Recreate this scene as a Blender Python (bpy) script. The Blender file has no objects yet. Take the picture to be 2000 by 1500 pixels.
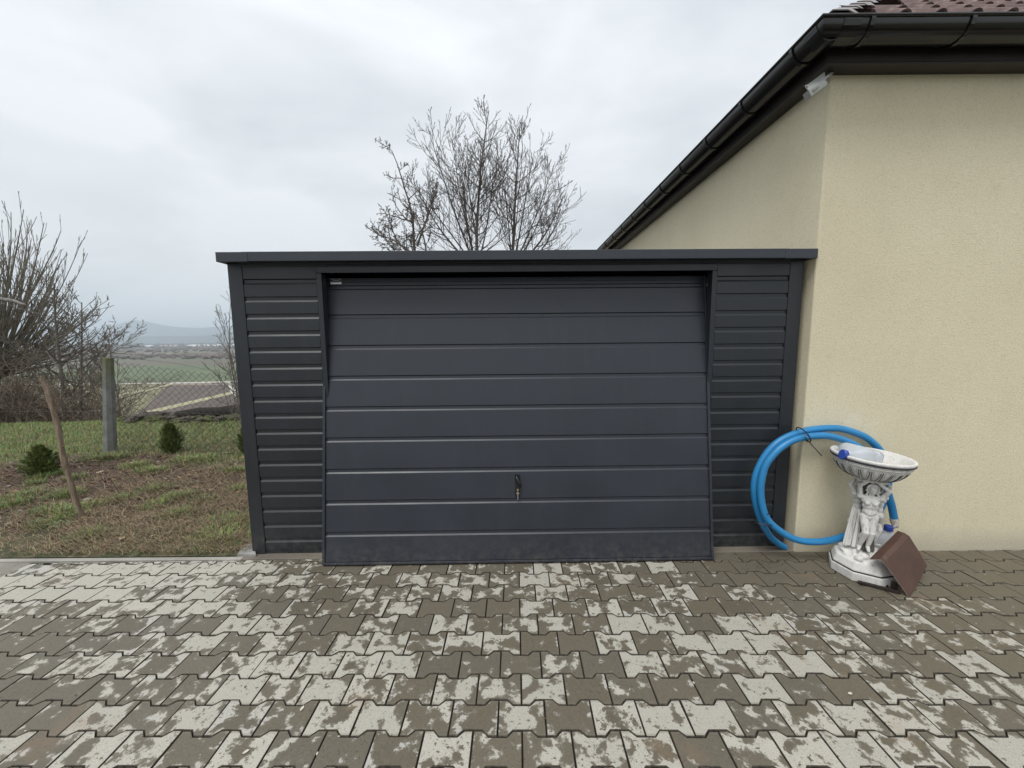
import bpy, bmesh, math, random
import numpy as np
from mathutils import Vector, Matrix, noise as mn
R_=math.radians
random.seed(7); rng=np.random.default_rng(7)
sc=bpy.context.scene; COL=sc.collection
PI=math.pi
# ------------------------------------------------------------------ camera
FPX,PITCH,ROLL,HC=769.57,.1153,.0086,1.5974
cam_d=bpy.data.cameras.new('camera'); cam=bpy.data.objects.new('camera',cam_d); COL.objects.link(cam); sc.camera=cam
cam_d.sensor_width=36; cam_d.lens=36*FPX/2000; cam_d.clip_start=.05; cam_d.clip_end=60000
FW=Vector((0,math.cos(PITCH),-math.sin(PITCH))); RT0=Vector((1,0,0)); DN0=FW.cross(RT0)
RT=RT0*math.cos(ROLL)+DN0*math.sin(ROLL); DN=DN0*math.cos(ROLL)-RT0*math.sin(ROLL)
M=Matrix((RT,-DN,-FW)).transposed().to_4x4(); M.translation=Vector((0,0,HC)); cam.matrix_world=M
def at(u,v,x=None,y=None,z=None):
    """point of the place seen at pixel (u,v) of the 2000x1500 photograph on the plane x=, y= or z="""
    d=FW+RT*((u-1000)/FPX)+DN*((v-750)/FPX)
    t=x/d.x if x is not None else y/d.y if y is not None else (z-HC)/d.z
    return Vector((0,0,HC))+d*t
def pix(p):
    d=Vector(p)-Vector((0,0,HC)); w=d.dot(FW)
    return (1000+FPX*d.dot(RT)/w,750+FPX*d.dot(DN)/w,w)
# ------------------------------------------------------------------ sky, sun, exposure
SUN_EL,SUN_AZ=R_(63),R_(214)      # azimuth clockwise from +Y : behind the camera, a little to its left
world=bpy.data.worlds.new('World'); sc.world=world; world.use_nodes=True
wn=world.node_tree.nodes; wl=world.node_tree.links; wn.clear()
wo=wn.new('ShaderNodeOutputWorld'); bg=wn.new('ShaderNodeBackground'); bg.inputs[1].default_value=.1
sky=wn.new('ShaderNodeTexSky'); sky.sky_type='NISHITA'; sky.sun_disc=False; sky.sun_elevation=SUN_EL; sky.sun_rotation=SUN_AZ
tc=wn.new('ShaderNodeTexCoord'); mp=wn.new('ShaderNodeMapping'); mp.inputs['Scale'].default_value=(1,1,2.4); mp.inputs['Location'].default_value=(.3,.1,.25)
n1=wn.new('ShaderNodeTexNoise'); n1.inputs['Scale'].default_value=1.7; n1.inputs['Detail'].default_value=5; n1.inputs['Roughness'].default_value=.5; n1.inputs['Distortion'].default_value=.3
cr=wn.new('ShaderNodeValToRGB'); cr.color_ramp.elements[0].position=.34; cr.color_ramp.elements[1].position=.58
cr.color_ramp.elements[0].color=(5.25,5.55,5.9,1); cr.color_ramp.elements[1].color=(7.3,7.55,7.75,1)
sp=wn.new('ShaderNodeSeparateXYZ'); mr=wn.new('ShaderNodeMapRange'); mr.inputs[1].default_value=-.02; mr.inputs[2].default_value=1.; mr.inputs[3].default_value=.79; mr.inputs[4].default_value=1.22
mul=wn.new('ShaderNodeVectorMath'); mul.operation='SCALE'
mx=wn.new('ShaderNodeMix'); mx.data_type='RGBA'; mx.inputs[0].default_value=.96
wl.new(tc.outputs['Generated'],mp.inputs[0]); wl.new(mp.outputs[0],n1.inputs['Vector']); wl.new(n1.outputs[0],cr.inputs[0])
wl.new(tc.outputs['Generated'],sp.inputs[0]); wl.new(sp.outputs[2],mr.inputs[0]); wl.new(cr.outputs[0],mul.inputs[0]); wl.new(mr.outputs[0],mul.inputs['Scale'])
wl.new(sky.outputs[0],mx.inputs['A']); wl.new(mul.outputs[0],mx.inputs['B']); wl.new(mx.outputs['Result'],bg.inputs[0]); wl.new(bg.outputs[0],wo.inputs[0])
sun_d=bpy.data.lights.new('sun','SUN'); sun_d.energy=1.5; sun_d.angle=R_(28); sun_d.color=(1,.975,.94)
sun=bpy.data.objects.new('sun',sun_d); COL.objects.link(sun)
sdir=Vector((math.sin(SUN_AZ)*math.cos(SUN_EL),math.cos(SUN_AZ)*math.cos(SUN_EL),math.sin(SUN_EL)))
sun.rotation_euler=sdir.to_track_quat('Z','Y').to_euler()
sc.view_settings.view_transform='Standard'; sc.view_settings.look='None'; sc.view_settings.exposure=.46; sc.view_settings.gamma=1; sc.view_settings.use_curve_mapping=False
sc.render.engine='CYCLES'; sc.cycles.volume_bounces=1; sc.cycles.max_bounces=8; sc.cycles.transparent_max_bounces=16
# ------------------------------------------------------------------ helpers
class MB:
    def __init__(s): s.v=[]; s.f=[]; s.mi=[]; s.m=0
    def add(s,vs,fs):
        o=len(s.v); s.v+= [tuple(p) for p in vs]; s.f+=[tuple(i+o for i in f) for f in fs]; s.mi+=[s.m]*len(fs)
    def box(s,a,b):
        x0,y0,z0=a; x1,y1,z1=b
        s.add([(x0,y0,z0),(x1,y0,z0),(x1,y1,z0),(x0,y1,z0),(x0,y0,z1),(x1,y0,z1),(x1,y1,z1),(x0,y1,z1)],
              [(0,3,2,1),(4,5,6,7),(0,1,5,4),(1,2,6,5),(2,3,7,6),(3,0,4,7)])
    def tube(s,path,r,n=6,cap=True):
        path=[Vector(p) for p in path]; k=len(path)
        rs=r if hasattr(r,'__len__') else [r]*k
        t=(path[1]-path[0]).normalized(); a=Vector((0,0,1)) if abs(t.z)<.9 else Vector((1,0,0))
        u=t.cross(a).normalized(); vs=[]
        for i in range(k):
            t=(path[min(i+1,k-1)]-path[max(i-1,0)])
            if t.length>1e-9: t.normalize()
            u=(u-t*u.dot(t)); u=u.normalized() if u.length>1e-6 else t.orthogonal().normalized()
            w=t.cross(u)
            for j in range(n):
                c=2*PI*j/n; vs.append(path[i]+(u*math.cos(c)+w*math.sin(c))*rs[i])
        fs=[(i*n+j,i*n+(j+1)%n,(i+1)*n+(j+1)%n,(i+1)*n+j) for i in range(k-1) for j in range(n)]
        if cap: fs+=[tuple(range(n-1,-1,-1)),tuple((k-1)*n+j for j in range(n))]
        s.add(vs,fs)
    def lathe(s,prof,n=32,c=(0,0,0),rib=None):
        vs=[];k=len(prof)
        for i,(r,z) in enumerate(prof):
            for j in range(n):
                a=2*PI*j/n; rr=r*(1+(rib(i,a) if rib else 0)); vs.append((c[0]+rr*math.cos(a),c[1]+rr*math.sin(a),c[2]+z))
        fs=[(i*n+j,i*n+(j+1)%n,(i+1)*n+(j+1)%n,(i+1)*n+j) for i in range(k-1) for j in range(n)]
        fs+=[tuple(range(n-1,-1,-1)),tuple((k-1)*n+j for j in range(n))]
        s.add(vs,fs)
    def extr(s,prof,x0,x1):
        """profile of (y,z) swept along x, closed"""
        n=len(prof); vs=[(x0,y,z) for y,z in prof]+[(x1,y,z) for y,z in prof]
        s.add(vs,[(i,(i+1)%n,n+(i+1)%n,n+i) for i in range(n)]+[tuple(range(n-1,-1,-1)),tuple(range(n,2*n))])
    def mesh(s,name,mats,smooth=False):
        me=bpy.data.meshes.new(name); me.from_pydata(s.v,[],s.f)
        for m in (mats if isinstance(mats,(list,tuple)) else [mats]): me.materials.append(m)
        if any(s.mi): me.polygons.foreach_set('material_index',s.mi)
        me.validate(); 
        if smooth: me.polygons.foreach_set('use_smooth',[True]*len(me.polygons))
        me.update(); return me
    def build(s,name,mats,parent=None,smooth=False,fix=True):
        me=s.mesh(name,mats,smooth)
        if fix and len(me.polygons)<60000:
            bm=bmesh.new(); bm.from_mesh(me); bmesh.ops.recalc_face_normals(bm,faces=bm.faces); bm.to_mesh(me); bm.free()
        return link(name,me,parent)
def link(name,me,parent=None):
    o=bpy.data.objects.new(name,me); COL.objects.link(o)
    if parent: o.parent=parent
    return o
def tag(o,label=None,cat=None,group=None,kind=None):
    if label:o['label']=label
    if cat:o['category']=cat
    if group:o['group']=group
    if kind:o['kind']=kind
    return o
def empty(name,loc=(0,0,0),rz=0):
    o=bpy.data.objects.new(name,None); COL.objects.link(o); o.location=loc; o.rotation_euler=(0,0,rz); o.empty_display_size=.1; return o
def bevel(o,w=.003,seg=2,ang=40):
    m=o.modifiers.new('bevel','BEVEL'); m.width=w; m.segments=seg; m.limit_method='ANGLE'; m.angle_limit=R_(ang); return o
def smoothen(o,ang=35):
    o.data.polygons.foreach_set('use_smooth',[True]*len(o.data.polygons))
    try: o.data.set_sharp_from_angle(angle=R_(ang))
    except Exception: pass
    return o
# materials ---------------------------------------------------------
class NT:
    def __init__(s,name):
        s.m=bpy.data.materials.new(name); s.m.use_nodes=True; s.n=s.m.node_tree.nodes; s.l=s.m.node_tree.links
        s.b=s.n['Principled BSDF']; s.out=s.n['Material Output']
    def new(s,t,**k):
        x=s.n.new(t)
        for a,b in k.items(): setattr(x,a,b)
        return x
    def geo(s): return s.new('ShaderNodeNewGeometry').outputs['Position']
    def obj(s): return s.new('ShaderNodeTexCoord').outputs['Object']
    def noise(s,vec,scale,detail=4,rough=.55,dist=0,out=0):
        x=s.new('ShaderNodeTexNoise'); x.inputs['Scale'].default_value=scale; x.inputs['Detail'].default_value=detail; x.inputs['Roughness'].default_value=rough; x.inputs['Distortion'].default_value=dist
        s.l.new(vec,x.inputs['Vector']); return x.outputs[out]
    def vscale(s,vec,sc3):
        x=s.new('ShaderNodeMapping'); x.inputs['Scale'].default_value=sc3; s.l.new(vec,x.inputs[0]); return x.outputs[0]
    def val(s,i,v):
        if isinstance(v,(int,float)): i.default_value=v
        elif isinstance(v,tuple): i.default_value=v if len(v)==4 else (*v,1)
        else: s.l.new(v,i)
    def math(s,op,a,b=0.,c=0.,clamp=False):
        x=s.new('ShaderNodeMath',operation=op,use_clamp=clamp); s.val(x.inputs[0],a); s.val(x.inputs[1],b); s.val(x.inputs[2],c); return x.outputs[0]
    def ramp(s,fac,stops):
        x=s.new('ShaderNodeValToRGB'); e=x.color_ramp.elements
        while len(e)<len(stops): e.new(.5)
        for i,(p,c) in enumerate(stops):
            e[i].position=p; e[i].color=(*c,1) if isinstance(c,tuple) else (c,c,c,1)
        s.l.new(fac,x.inputs[0]); return x.outputs[0]
    def mr(s,v,a,b,c=0.,d=1.):
        x=s.new('ShaderNodeMapRange'); s.val(x.inputs[0],v)
        for i,k in enumerate((a,b,c,d)): x.inputs[i+1].default_value=k
        return x.outputs[0]
    def mix(s,f,a,b,mode='MIX'):
        x=s.new('ShaderNodeMix',data_type='RGBA',blend_type=mode); s.val(x.inputs[0],f); s.val(x.inputs['A'],a); s.val(x.inputs['B'],b); return x.outputs['Result']
    def bump(s,h,strength=.3,dist=.01):
        x=s.new('ShaderNodeBump'); x.inputs['Strength'].default_value=strength; x.inputs['Distance'].default_value=dist; s.l.new(h,x.inputs['Height']); s.l.new(x.outputs[0],s.b.inputs['Normal']); return x
    def sep(s,v):
        x=s.new('ShaderNodeSeparateXYZ'); s.l.new(v,x.inputs[0]); return x.outputs
    def col(s,c): s.val(s.b.inputs['Base Color'],c)
    def rough(s,r): s.val(s.b.inputs['Roughness'],r)
def plain(name,c,rough=.6,metal=0,var=.15,scale=20,bump=0,bscale=200,bd=.002,spec=.5):
    t=NT(name); p=t.obj(); f=t.noise(p,scale,5,.6)
    lo=tuple(x*(1-var) for x in c); hi=tuple(min(1,x*(1+var)) for x in c)
    t.col(t.ramp(f,[(.3,lo),(.7,hi)])); t.rough(rough); t.b.inputs['Metallic'].default_value=metal; t.b.inputs['Specular IOR Level'].default_value=spec
    if bump: t.bump(t.noise(p,bscale,3,.6),bump,bd)
    return t.m
def attr_mat(name,rough=.7,trans=0.):
    t=NT(name); a=t.new('ShaderNodeAttribute',attribute_name='col'); t.col(a.outputs['Color']); t.rough(rough); t.b.inputs['Specular IOR Level'].default_value=.25
    return t.m
def metal_paint(name,c,rough=.42,grain=900):
    t=NT(name); t.b.inputs['Coat Weight'].default_value=.28; t.b.inputs['Coat Roughness'].default_value=.42; t.b.inputs['Specular IOR Level'].default_value=.45; p=t.obj(); big=t.noise(p,2.2,4,.6); fine=t.noise(p,grain,2,.6)
    ca=tuple(x*.88 for x in c); cb=tuple(x*1.12 for x in c)
    base=t.ramp(big,[(.3,ca),(.7,cb)]); spk=t.ramp(fine,[(.35,.86),(.5,1.),(.68,1.22)])
    dust=t.ramp(t.noise(p,170,2,.5),[(.72,0.),(.77,1.)])
    colr=t.mix(1.,base,spk,'MULTIPLY'); t.col(t.mix(t.math('MULTIPLY',dust,.25),colr,(.2,.2,.2)))
    z=t.sep(t.geo())[2]; mud=t.math('MULTIPLY',t.mr(z,.24,.02),t.ramp(t.noise(t.geo(),22,5,.7),[(.42,0.),(.75,.55)])); strk=t.math('MULTIPLY',t.ramp(t.noise(t.vscale(t.geo(),(14,14,.8)),1.,4,.6),[(.5,0.),(.75,.045)]),1.)
    t.col(t.mix(t.math('ADD',mud,strk,clamp=True),t.mix(t.math('MULTIPLY',dust,.25),colr,(.2,.2,.2)),(.115,.105,.09)))
    t.rough(t.mr(big,.3,.7,rough-.06,rough+.12)); t.bump(fine,.18,.0006); return t.m
M_frame=metal_paint('anthracite_metal',(.0105,.0138,.0188),.42)
M_door=metal_paint('anthracite_door_metal',(.0185,.0225,.0325),.42)
M_fascia=metal_paint('roof_edge_metal',(.022,.028,.038),.42)
M_black=plain('black_plastic',(.008,.008,.009),.35)
M_dark=plain('dark_interior_shade',(.010,.010,.011),.9)  # near-black colour puts the shade of the garage interior into the surface
M_brass=plain('brass',(.62,.52,.26),.25,1,.05); M_key=plain('nickel_key',(.55,.48,.42),.3,1,.08)
M_white=plain('white_sticker',(.9,.9,.92),.4,0,.03); M_grey=plain('sticker_grey',(.30,.30,.29),.5); M_ink=plain('black_ink',(.015,.015,.015),.5)
M_gutter=plain('dark_brown_gutter',(.010,.0085,.008),.2,0,.12,3); M_fasc=plain('brown_fascia_board',(.022,.016,.015),.5,0,.12,6)
def stucco():
    t=NT('cream_stucco'); p=t.geo(); g=t.noise(p,125,3,.65); g2=t.noise(p,420,2,.6); b=t.noise(p,1.1,4,.5); st=t.noise(t.vscale(p,(5,5,.7)),1.5,4,.6)
    c=t.ramp(b,[(.3,(.69,.62,.44)),(.7,(.755,.685,.50))])
    c=t.mix(t.math('MULTIPLY',t.ramp(st,[(.52,0.),(.75,1.)]),.07),c,(.42,.38,.28))
    pits=t.ramp(g,[(.32,.76),(.43,.96),(.6,1.),(.75,1.09)]); c=t.mix(1.,c,pits,'MULTIPLY')
    z=t.sep(p)[2]; low=t.mr(t.math('ADD',z,t.math('MULTIPLY',t.noise(p,6,4,.6),-.12)),-.02,.13,.5,0.)
    c=t.mix(low,c,(.33,.31,.26))
    rub=t.math('MULTIPLY',t.ramp(t.noise(t.vscale(p,(1,1,2)),9,5,.6,1.),[(.5,0.),(.58,1.)]),t.math('MULTIPLY',t.mr(z,.86,.95),t.mr(z,1.12,1.0)))
    rub=t.math('MULTIPLY',rub,t.mr(t.math('ABSOLUTE',t.math('SUBTRACT',t.sep(p)[0],2.38)),.3,.12))
    c=t.mix(t.math('MULTIPLY',rub,.45),c,(.75,.7,.58))
    t.col(c); t.rough(.93); t.bump(t.math('ADD',g,t.math('MULTIPLY',g2,.4)),.8,.004); return t.m
M_wall=stucco()
def conc(name,c,sc=1.):
    t=NT(name); p=t.geo(); b=t.noise(p,3*sc,6,.65); f=t.noise(p,180,3,.7)
    cc=t.ramp(b,[(.3,tuple(x*.6 for x in c)),(.65,c)]); t.col(t.mix(1.,cc,t.ramp(f,[(.3,.75),(.6,1.08)]),'MULTIPLY')); t.rough(.85); t.bump(f,.4,.003); return t.m
M_conc=conc('pale_concrete',(.40,.385,.34)); M_slab=conc('damp_concrete',(.20,.175,.14)); M_post=conc('mossy_post_concrete',(.24,.245,.22))
# ------------------------------------------------------------------ terrain
VALLEY=-40.
def ground_z(x,y):
    crest=7.4+.25*math.sin(x*.7)+(.0 if x>-5 else -.12*(min(-x,10)-5)*.6)
    if y<=crest: z=.0
    else:
        d=y-crest; z=-.5*d if d>1.2 else -.5*d*d/2.4-.0; 
        if d>1.2: z=-.5*(d-.6)
    return max(z,VALLEY)
def sheet(name,mat,xs,ys,zf,smooth=True):
    nx,ny=len(xs),len(ys); v=[(x,y,zf(x,y)) for y in ys for x in xs]
    f=[(j*nx+i,j*nx+i+1,(j+1)*nx+i+1,(j+1)*nx+i) for j in range(ny-1) for i in range(nx-1)]
    me=bpy.data.meshes.new(name); me.from_pydata(v,[],f); me.materials.append(mat)
    me.polygons.foreach_set('use_smooth',[smooth]*len(f)); me.update()
    return tag(link(name,me),kind='structure')
def terr_mat():
    t=NT('valley_ground'); p=t.geo(); a=t.noise(t.vscale(p,(1,2.2,1)),.006,6,.6); b=t.noise(p,.12,5,.65)
    c=t.ramp(a,[(.35,(.105,.085,.068)),(.47,(.13,.105,.08)),(.53,(.09,.105,.052)),(.7,(.15,.125,.09))])
    t.col(t.mix(1.,c,t.ramp(b,[(.3,.7),(.7,1.2)]),'MULTIPLY')); t.rough(.95); return t.m
M_terr=terr_mat()
gx=[-26000,-15000,-9000,-5000,-2500,-1200,-600,-300,-150,-80,-45,-28,-20,-15,-12,-10,-8,-6,-4,-2,0,2,4,8,14,30,80,200,600,2000,6000,14000]
gy=[-30,-10,-3,0,3,5,6.5,7,7.4,7.8,8.2,8.8,9.5,11,13,17,25,40,60,80,88,95,120,200,400,800,1500,3000,5000,8000,12000,20000]
sheet('ground',M_terr,gx,gy,lambda x,y: ground_z(x,y)-.07)
# fields and track of the valley
def field(name,pts,mat,dz,kind='structure'):
    v=[tuple(at(u,w,z=VALLEY)+Vector((0,0,dz-.0))) for u,w in pts]
    me=bpy.data.meshes.new(name); me.from_pydata(v,[],[tuple(range(len(v)))]); me.materials.append(mat); me.update()
    return tag(link(name,me),kind=kind)
def field_mat(name,c0,c1,s=(.5,.03,1)):
    t=NT(name); p=t.geo(); a=t.noise(t.vscale(p,s),1,5,.6); b=t.noise(p,.02,4,.6)
    c=t.ramp(a,[(.3,c0),(.7,c1)]); t.col(t.mix(1.,c,t.ramp(b,[(.3,.82),(.7,1.12)]),'MULTIPLY')); t.rough(.95); return t.m
M_green=field_mat('winter_crop',(.088,.112,.052),(.115,.138,.07),(.02,.06,1)); M_plough=field_mat('ploughed_soil',(.088,.068,.056),(.118,.090,.073),(.25,.03,1))
M_verge=field_mat('dry_verge',(.30,.29,.17),(.38,.35,.22)); M_track=field_mat('pale_track',(.42,.41,.36),(.5,.48,.42)); M_drygrass=field_mat('dry_meadow',(.15,.15,.075),(.20,.18,.10)); M_bare=field_mat('bare_field',(.20,.155,.125),(.24,.19,.15))
field('meadow',[(-400,900),(700,900),(700,745.5),(-400,750.5)],M_drygrass,.1)
field('green_field',[(-100,748),(150,748),(520,744),(520,722),(430,718),(395,713.5),(300,712.5),(200,718),(-100,730)],M_green,.2)
field('ploughed_field',[(60,880),(255,822),(330,751),(452,749),(520,752),(620,900),(300,1000)],M_plough,.2)
field('ploughed_headland',[(338,746.5),(325,753),(520,752),(520,746.5)],M_bare,.3)
field('grass_strip',[(250,812),(290,803),(450,766),(470,760),(470,765),(452,771),(292,809),(250,818)],M_verge,.35)
field('grass_margin',[(180,779),(285,761.5),(335,749),(339,751),(288,765),(180,783)],M_verge,.35)
field('farm_track',[(-100,751.5),(150,750.5),(330,748),(470,744.5),(600,741),(600,743.5),(470,746.8),(330,750),(150,752),(-100,753)],M_track,.4)
field('track_bend',[(446,746),(452,746),(453,755),(462,764),(466,772),(461,775),(452,768),(446,757)],M_track,.45)
field('track_bend',[(458,746),(463,746),(466,757),(476,770),(470,772),(461,760)],M_track,.45)
field('pale_field_strip',[(235,690.3),(330,692),(420,694),(520,695),(520,693),(420,691.6),(330,690),(235,688.8)],M_bare,.4)
# wooded plain (a mass) ----------------------------------------------
def ico(sub=1):
    bm=bmesh.new(); bmesh.ops.create_icosphere(bm,subdivisions=sub,radius=1); v=np.array([x.co[:] for x in bm.verts]); f=np.array([[q.index for q in x.verts] for x in bm.faces]); bm.free(); return v,f
def blobs(name,mat,cents,rads,hts,sub=1,seed=1,rough=.35):
    r=np.random.default_rng(seed); v,f=ico(sub); n=len(v); V=[];F=[]
    for i,(c,a,h) in enumerate(zip(cents,rads,hts)):
        k=v*(1+r.normal(0,rough*.5,(n,1)))*np.array([a,a,h]); V.append(k+np.array(c)+np.array([0,0,h*.8])); F.append(f+i*n)
    me=bpy.data.meshes.new(name); V=np.concatenate(V);F=np.concatenate(F); me.from_pydata(V.tolist(),[],F.tolist()); me.materials.append(mat); me.update(); return link(name,me)
def wood_mat(name,c0,c1):
    t=NT(name); p=t.geo(); a=t.noise(p,.05,4,.6); b=t.noise(t.vscale(p,(1,1,.25)),.9,4,.8); t.col(t.mix(1.,t.ramp(a,[(.35,c0),(.65,c1)]),t.ramp(b,[(.3,.5),(.65,1.25)]),'MULTIPLY')); t.rough(1.); return t.m
M_wood=wood_mat('bare_woodland',(.125,.10,.085),(.17,.135,.112)); M_fir=wood_mat('dark_woodland',(.035,.05,.05),(.06,.075,.065))
cs=[];ra=[];hs=[]
for i in range(3800):
    d=random.choice((random.uniform(900,1000)+random.uniform(0,500)*random.random(),random.uniform(1500,3600))); a=random.uniform(-.95,-.10) if i%4 else random.uniform(-1.1,.9)
    x=d*math.tan(a) if a>-1 else -d*1.6
    u,v_,w=pix((x,d,VALLEY))
    if 689<v_<695 and random.random()<.85: continue
    if d<1010 and not(u>400 and d>900) and random.random()<.6: continue
    s=random.uniform(.6,1.2)*(1+d/5000); cs.append((x,d,VALLEY)); ra.append(3.6*s*random.uniform(.8,2.)); hs.append(3.8*s)
tag(blobs('bare_woodland',M_wood,cs,ra,hs,1,3),'hazy brown mass of leafless woods across the valley floor','woods',kind='stuff')
cs=[];ra=[];hs=[]
for i in range(700):
    d=random.uniform(3400,4800); a=random.uniform(-.95,-.3); cs.append((d*math.tan(a),d,VALLEY)); ra.append(random.uniform(16,42)); hs.append(random.uniform(7,13))
tag(blobs('dark_treeline',M_fir,cs,ra,hs,1,4),'dark blue line of trees round the distant town','woods',kind='stuff')
# distant town houses
M_hw=plain('town_white',(.8,.8,.8),.7,0,.05,.1); M_hr=plain('town_roof',(.35,.2,.16),.8,0,.1,.1)
for i in range(34):
    u=random.choice((random.uniform(420,458),random.uniform(330,460),random.uniform(270,460))); d=random.uniform(3150,3500)
    k=(u-1000)/FPX; x=k*d*1.0; w=random.uniform(9,17)*(1.8 if i<5 else 1.15); h=random.uniform(6,9); l=random.uniform(9,14)
    mb=MB(); mb.box((-w,-l/2,0),(w,l/2,h)); mb.m=1
    mb.add([(-w-.4,-l/2-.5,h),(w+.4,-l/2-.5,h),(w+.4,l/2+.5,h),(-w-.4,l/2+.5,h),(-w-.4,0,h+4.5),(w+.4,0,h+4.5)],[(0,1,5,4),(2,3,4,5),(0,4,3),(1,2,5),(0,3,2,1)])
    o=mb.build('town_house',[M_hw,M_hw if i%3 else M_hr]); o.location=(x,d,VALLEY+8+random.uniform(-2,6)); o.rotation_euler[2]=random.uniform(-.6,.6)
    tag(o,'tiny pale house in the hazy town below the far mountains','house','houses of the distant town')
    o.location.z=VALLEY
# mountains
M_mount=wood_mat('far_forested_slopes',(.06,.075,.075),(.08,.095,.09))
def ridge(name,pts,D,depth,seed,base=VALLEY):
    pr=[at(u,v,y=D) for u,v in pts]; X=[p.x for p in pr]; Z=[p.z for p in pr]
    xs=np.linspace(X[0],X[-1],150); zs=np.interp(xs,X,Z); rows=[(-1,0),(-.75,.25),(-.5,.52),(-.25,.8),(0,1),(.3,.85),(1,0)]
    v=[];nx=len(xs)
    for a,h in rows:
        for x,z in zip(xs,zs):
            q=(z-base)*h; v.append((x,D+depth*a,base+q*(1+.14*mn.noise(Vector((x*.002,a*3+seed,0))) if h<1 else 1+.03*mn.noise(Vector((x*.006,seed,0)))) ))
    f=[(j*nx+i,j*nx+i+1,(j+1)*nx+i+1,(j+1)*nx+i) for j in range(len(rows)-1) for i in range(nx-1)]
    me=bpy.data.meshes.new(name); me.from_pydata(v,[],f); me.materials.append(M_mount); me.polygons.foreach_set('use_smooth',[True]*len(f)); me.update()
    return tag(link(name,me),kind='structure')
ridge('mountain',[(-1600,665),(-700,640),(-300,650),(0,648),(150,645),(210,640),(250,628),(268,623.5),(292,630),(330,638),(390,641),(440,637),(500,633),(620,640),(900,650),(1400,640),(2200,655)],9000,1400,1)
ridge('hills',[(-1600,662),(-300,656),(150,658),(260,657),(400,656),(430,652),(470,647),(560,646),(700,655),(1200,655),(2200,662)],6000,700,5)
# ------------------------------------------------------------------ paving
YAW,PX0,PY0,RR=-.0085,-.0833,1.4293,.1376
def outline():
    h=RR/2; a=.0125; g=.0024
    p=[(-.1+g,-h-a+g),(-.0625+0,-h-a+g),(-.0375,-h+a+g),(.0375,-h+a+g),(.0625,-h-a+g),(.1-g,-h-a+g),(.1-g,h+a-g),(.0625,h+a-g),(.0375,h-a-g),(-.0375,h-a-g),(-.0625,h+a-g),(-.1+g,h+a-g)]
    return p
def clip(poly,n,c):
    out=[]
    for i in range(len(poly)):
        a,b=poly[i],poly[(i+1)%len(poly)]; da=a[0]*n[0]+a[1]*n[1]-c; db=b[0]*n[0]+b[1]*n[1]-c
        if da<=0: out.append(a)
        if (da<0<db) or (db<0<da):
            t=da/(da-db); out.append((a[0]+(b[0]-a[0])*t,a[1]+(b[1]-a[1])*t))
    return out
def stone_geo(poly,cx=0,cy=0,jit=0.):
    """verts, faces: chamfered slab with its top at z=0"""
    n=len(poly); ctr=(sum(p[0] for p in poly)/n,sum(p[1] for p in poly)/n)
    ins=[]
    for i in range(n):
        a,b,c=poly[i-1],poly[i],poly[(i+1)%n]
        e1=Vector((b[0]-a[0],b[1]-a[1])); e2=Vector((c[0]-b[0],c[1]-b[1]))
        if e1.length<1e-6 or e2.length<1e-6: ins.append(b); continue
        n1=Vector((-e1.y,e1.x)).normalized(); n2=Vector((-e2.y,e2.x)).normalized(); m=(n1+n2); k=.0022/max(.4,(1+n1.dot(n2))/2)/1.
        m=m/2*k; ins.append((b[0]+m.x+random.uniform(-jit,jit),b[1]+m.y+random.uniform(-jit,jit)))
    vs=[(x,y,0) for x,y in ins]+[(x,y,-.003) for x,y in poly]+[(x,y,-.014) for x,y in poly]
    fs=[tuple(range(n))]+[(n+i,n+(i+1)%n,(i+1)%n,i) for i in range(n)]+[(2*n+i,2*n+(i+1)%n,n+(i+1)%n,n+i) for i in range(n)]
    return vs,fs
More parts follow.
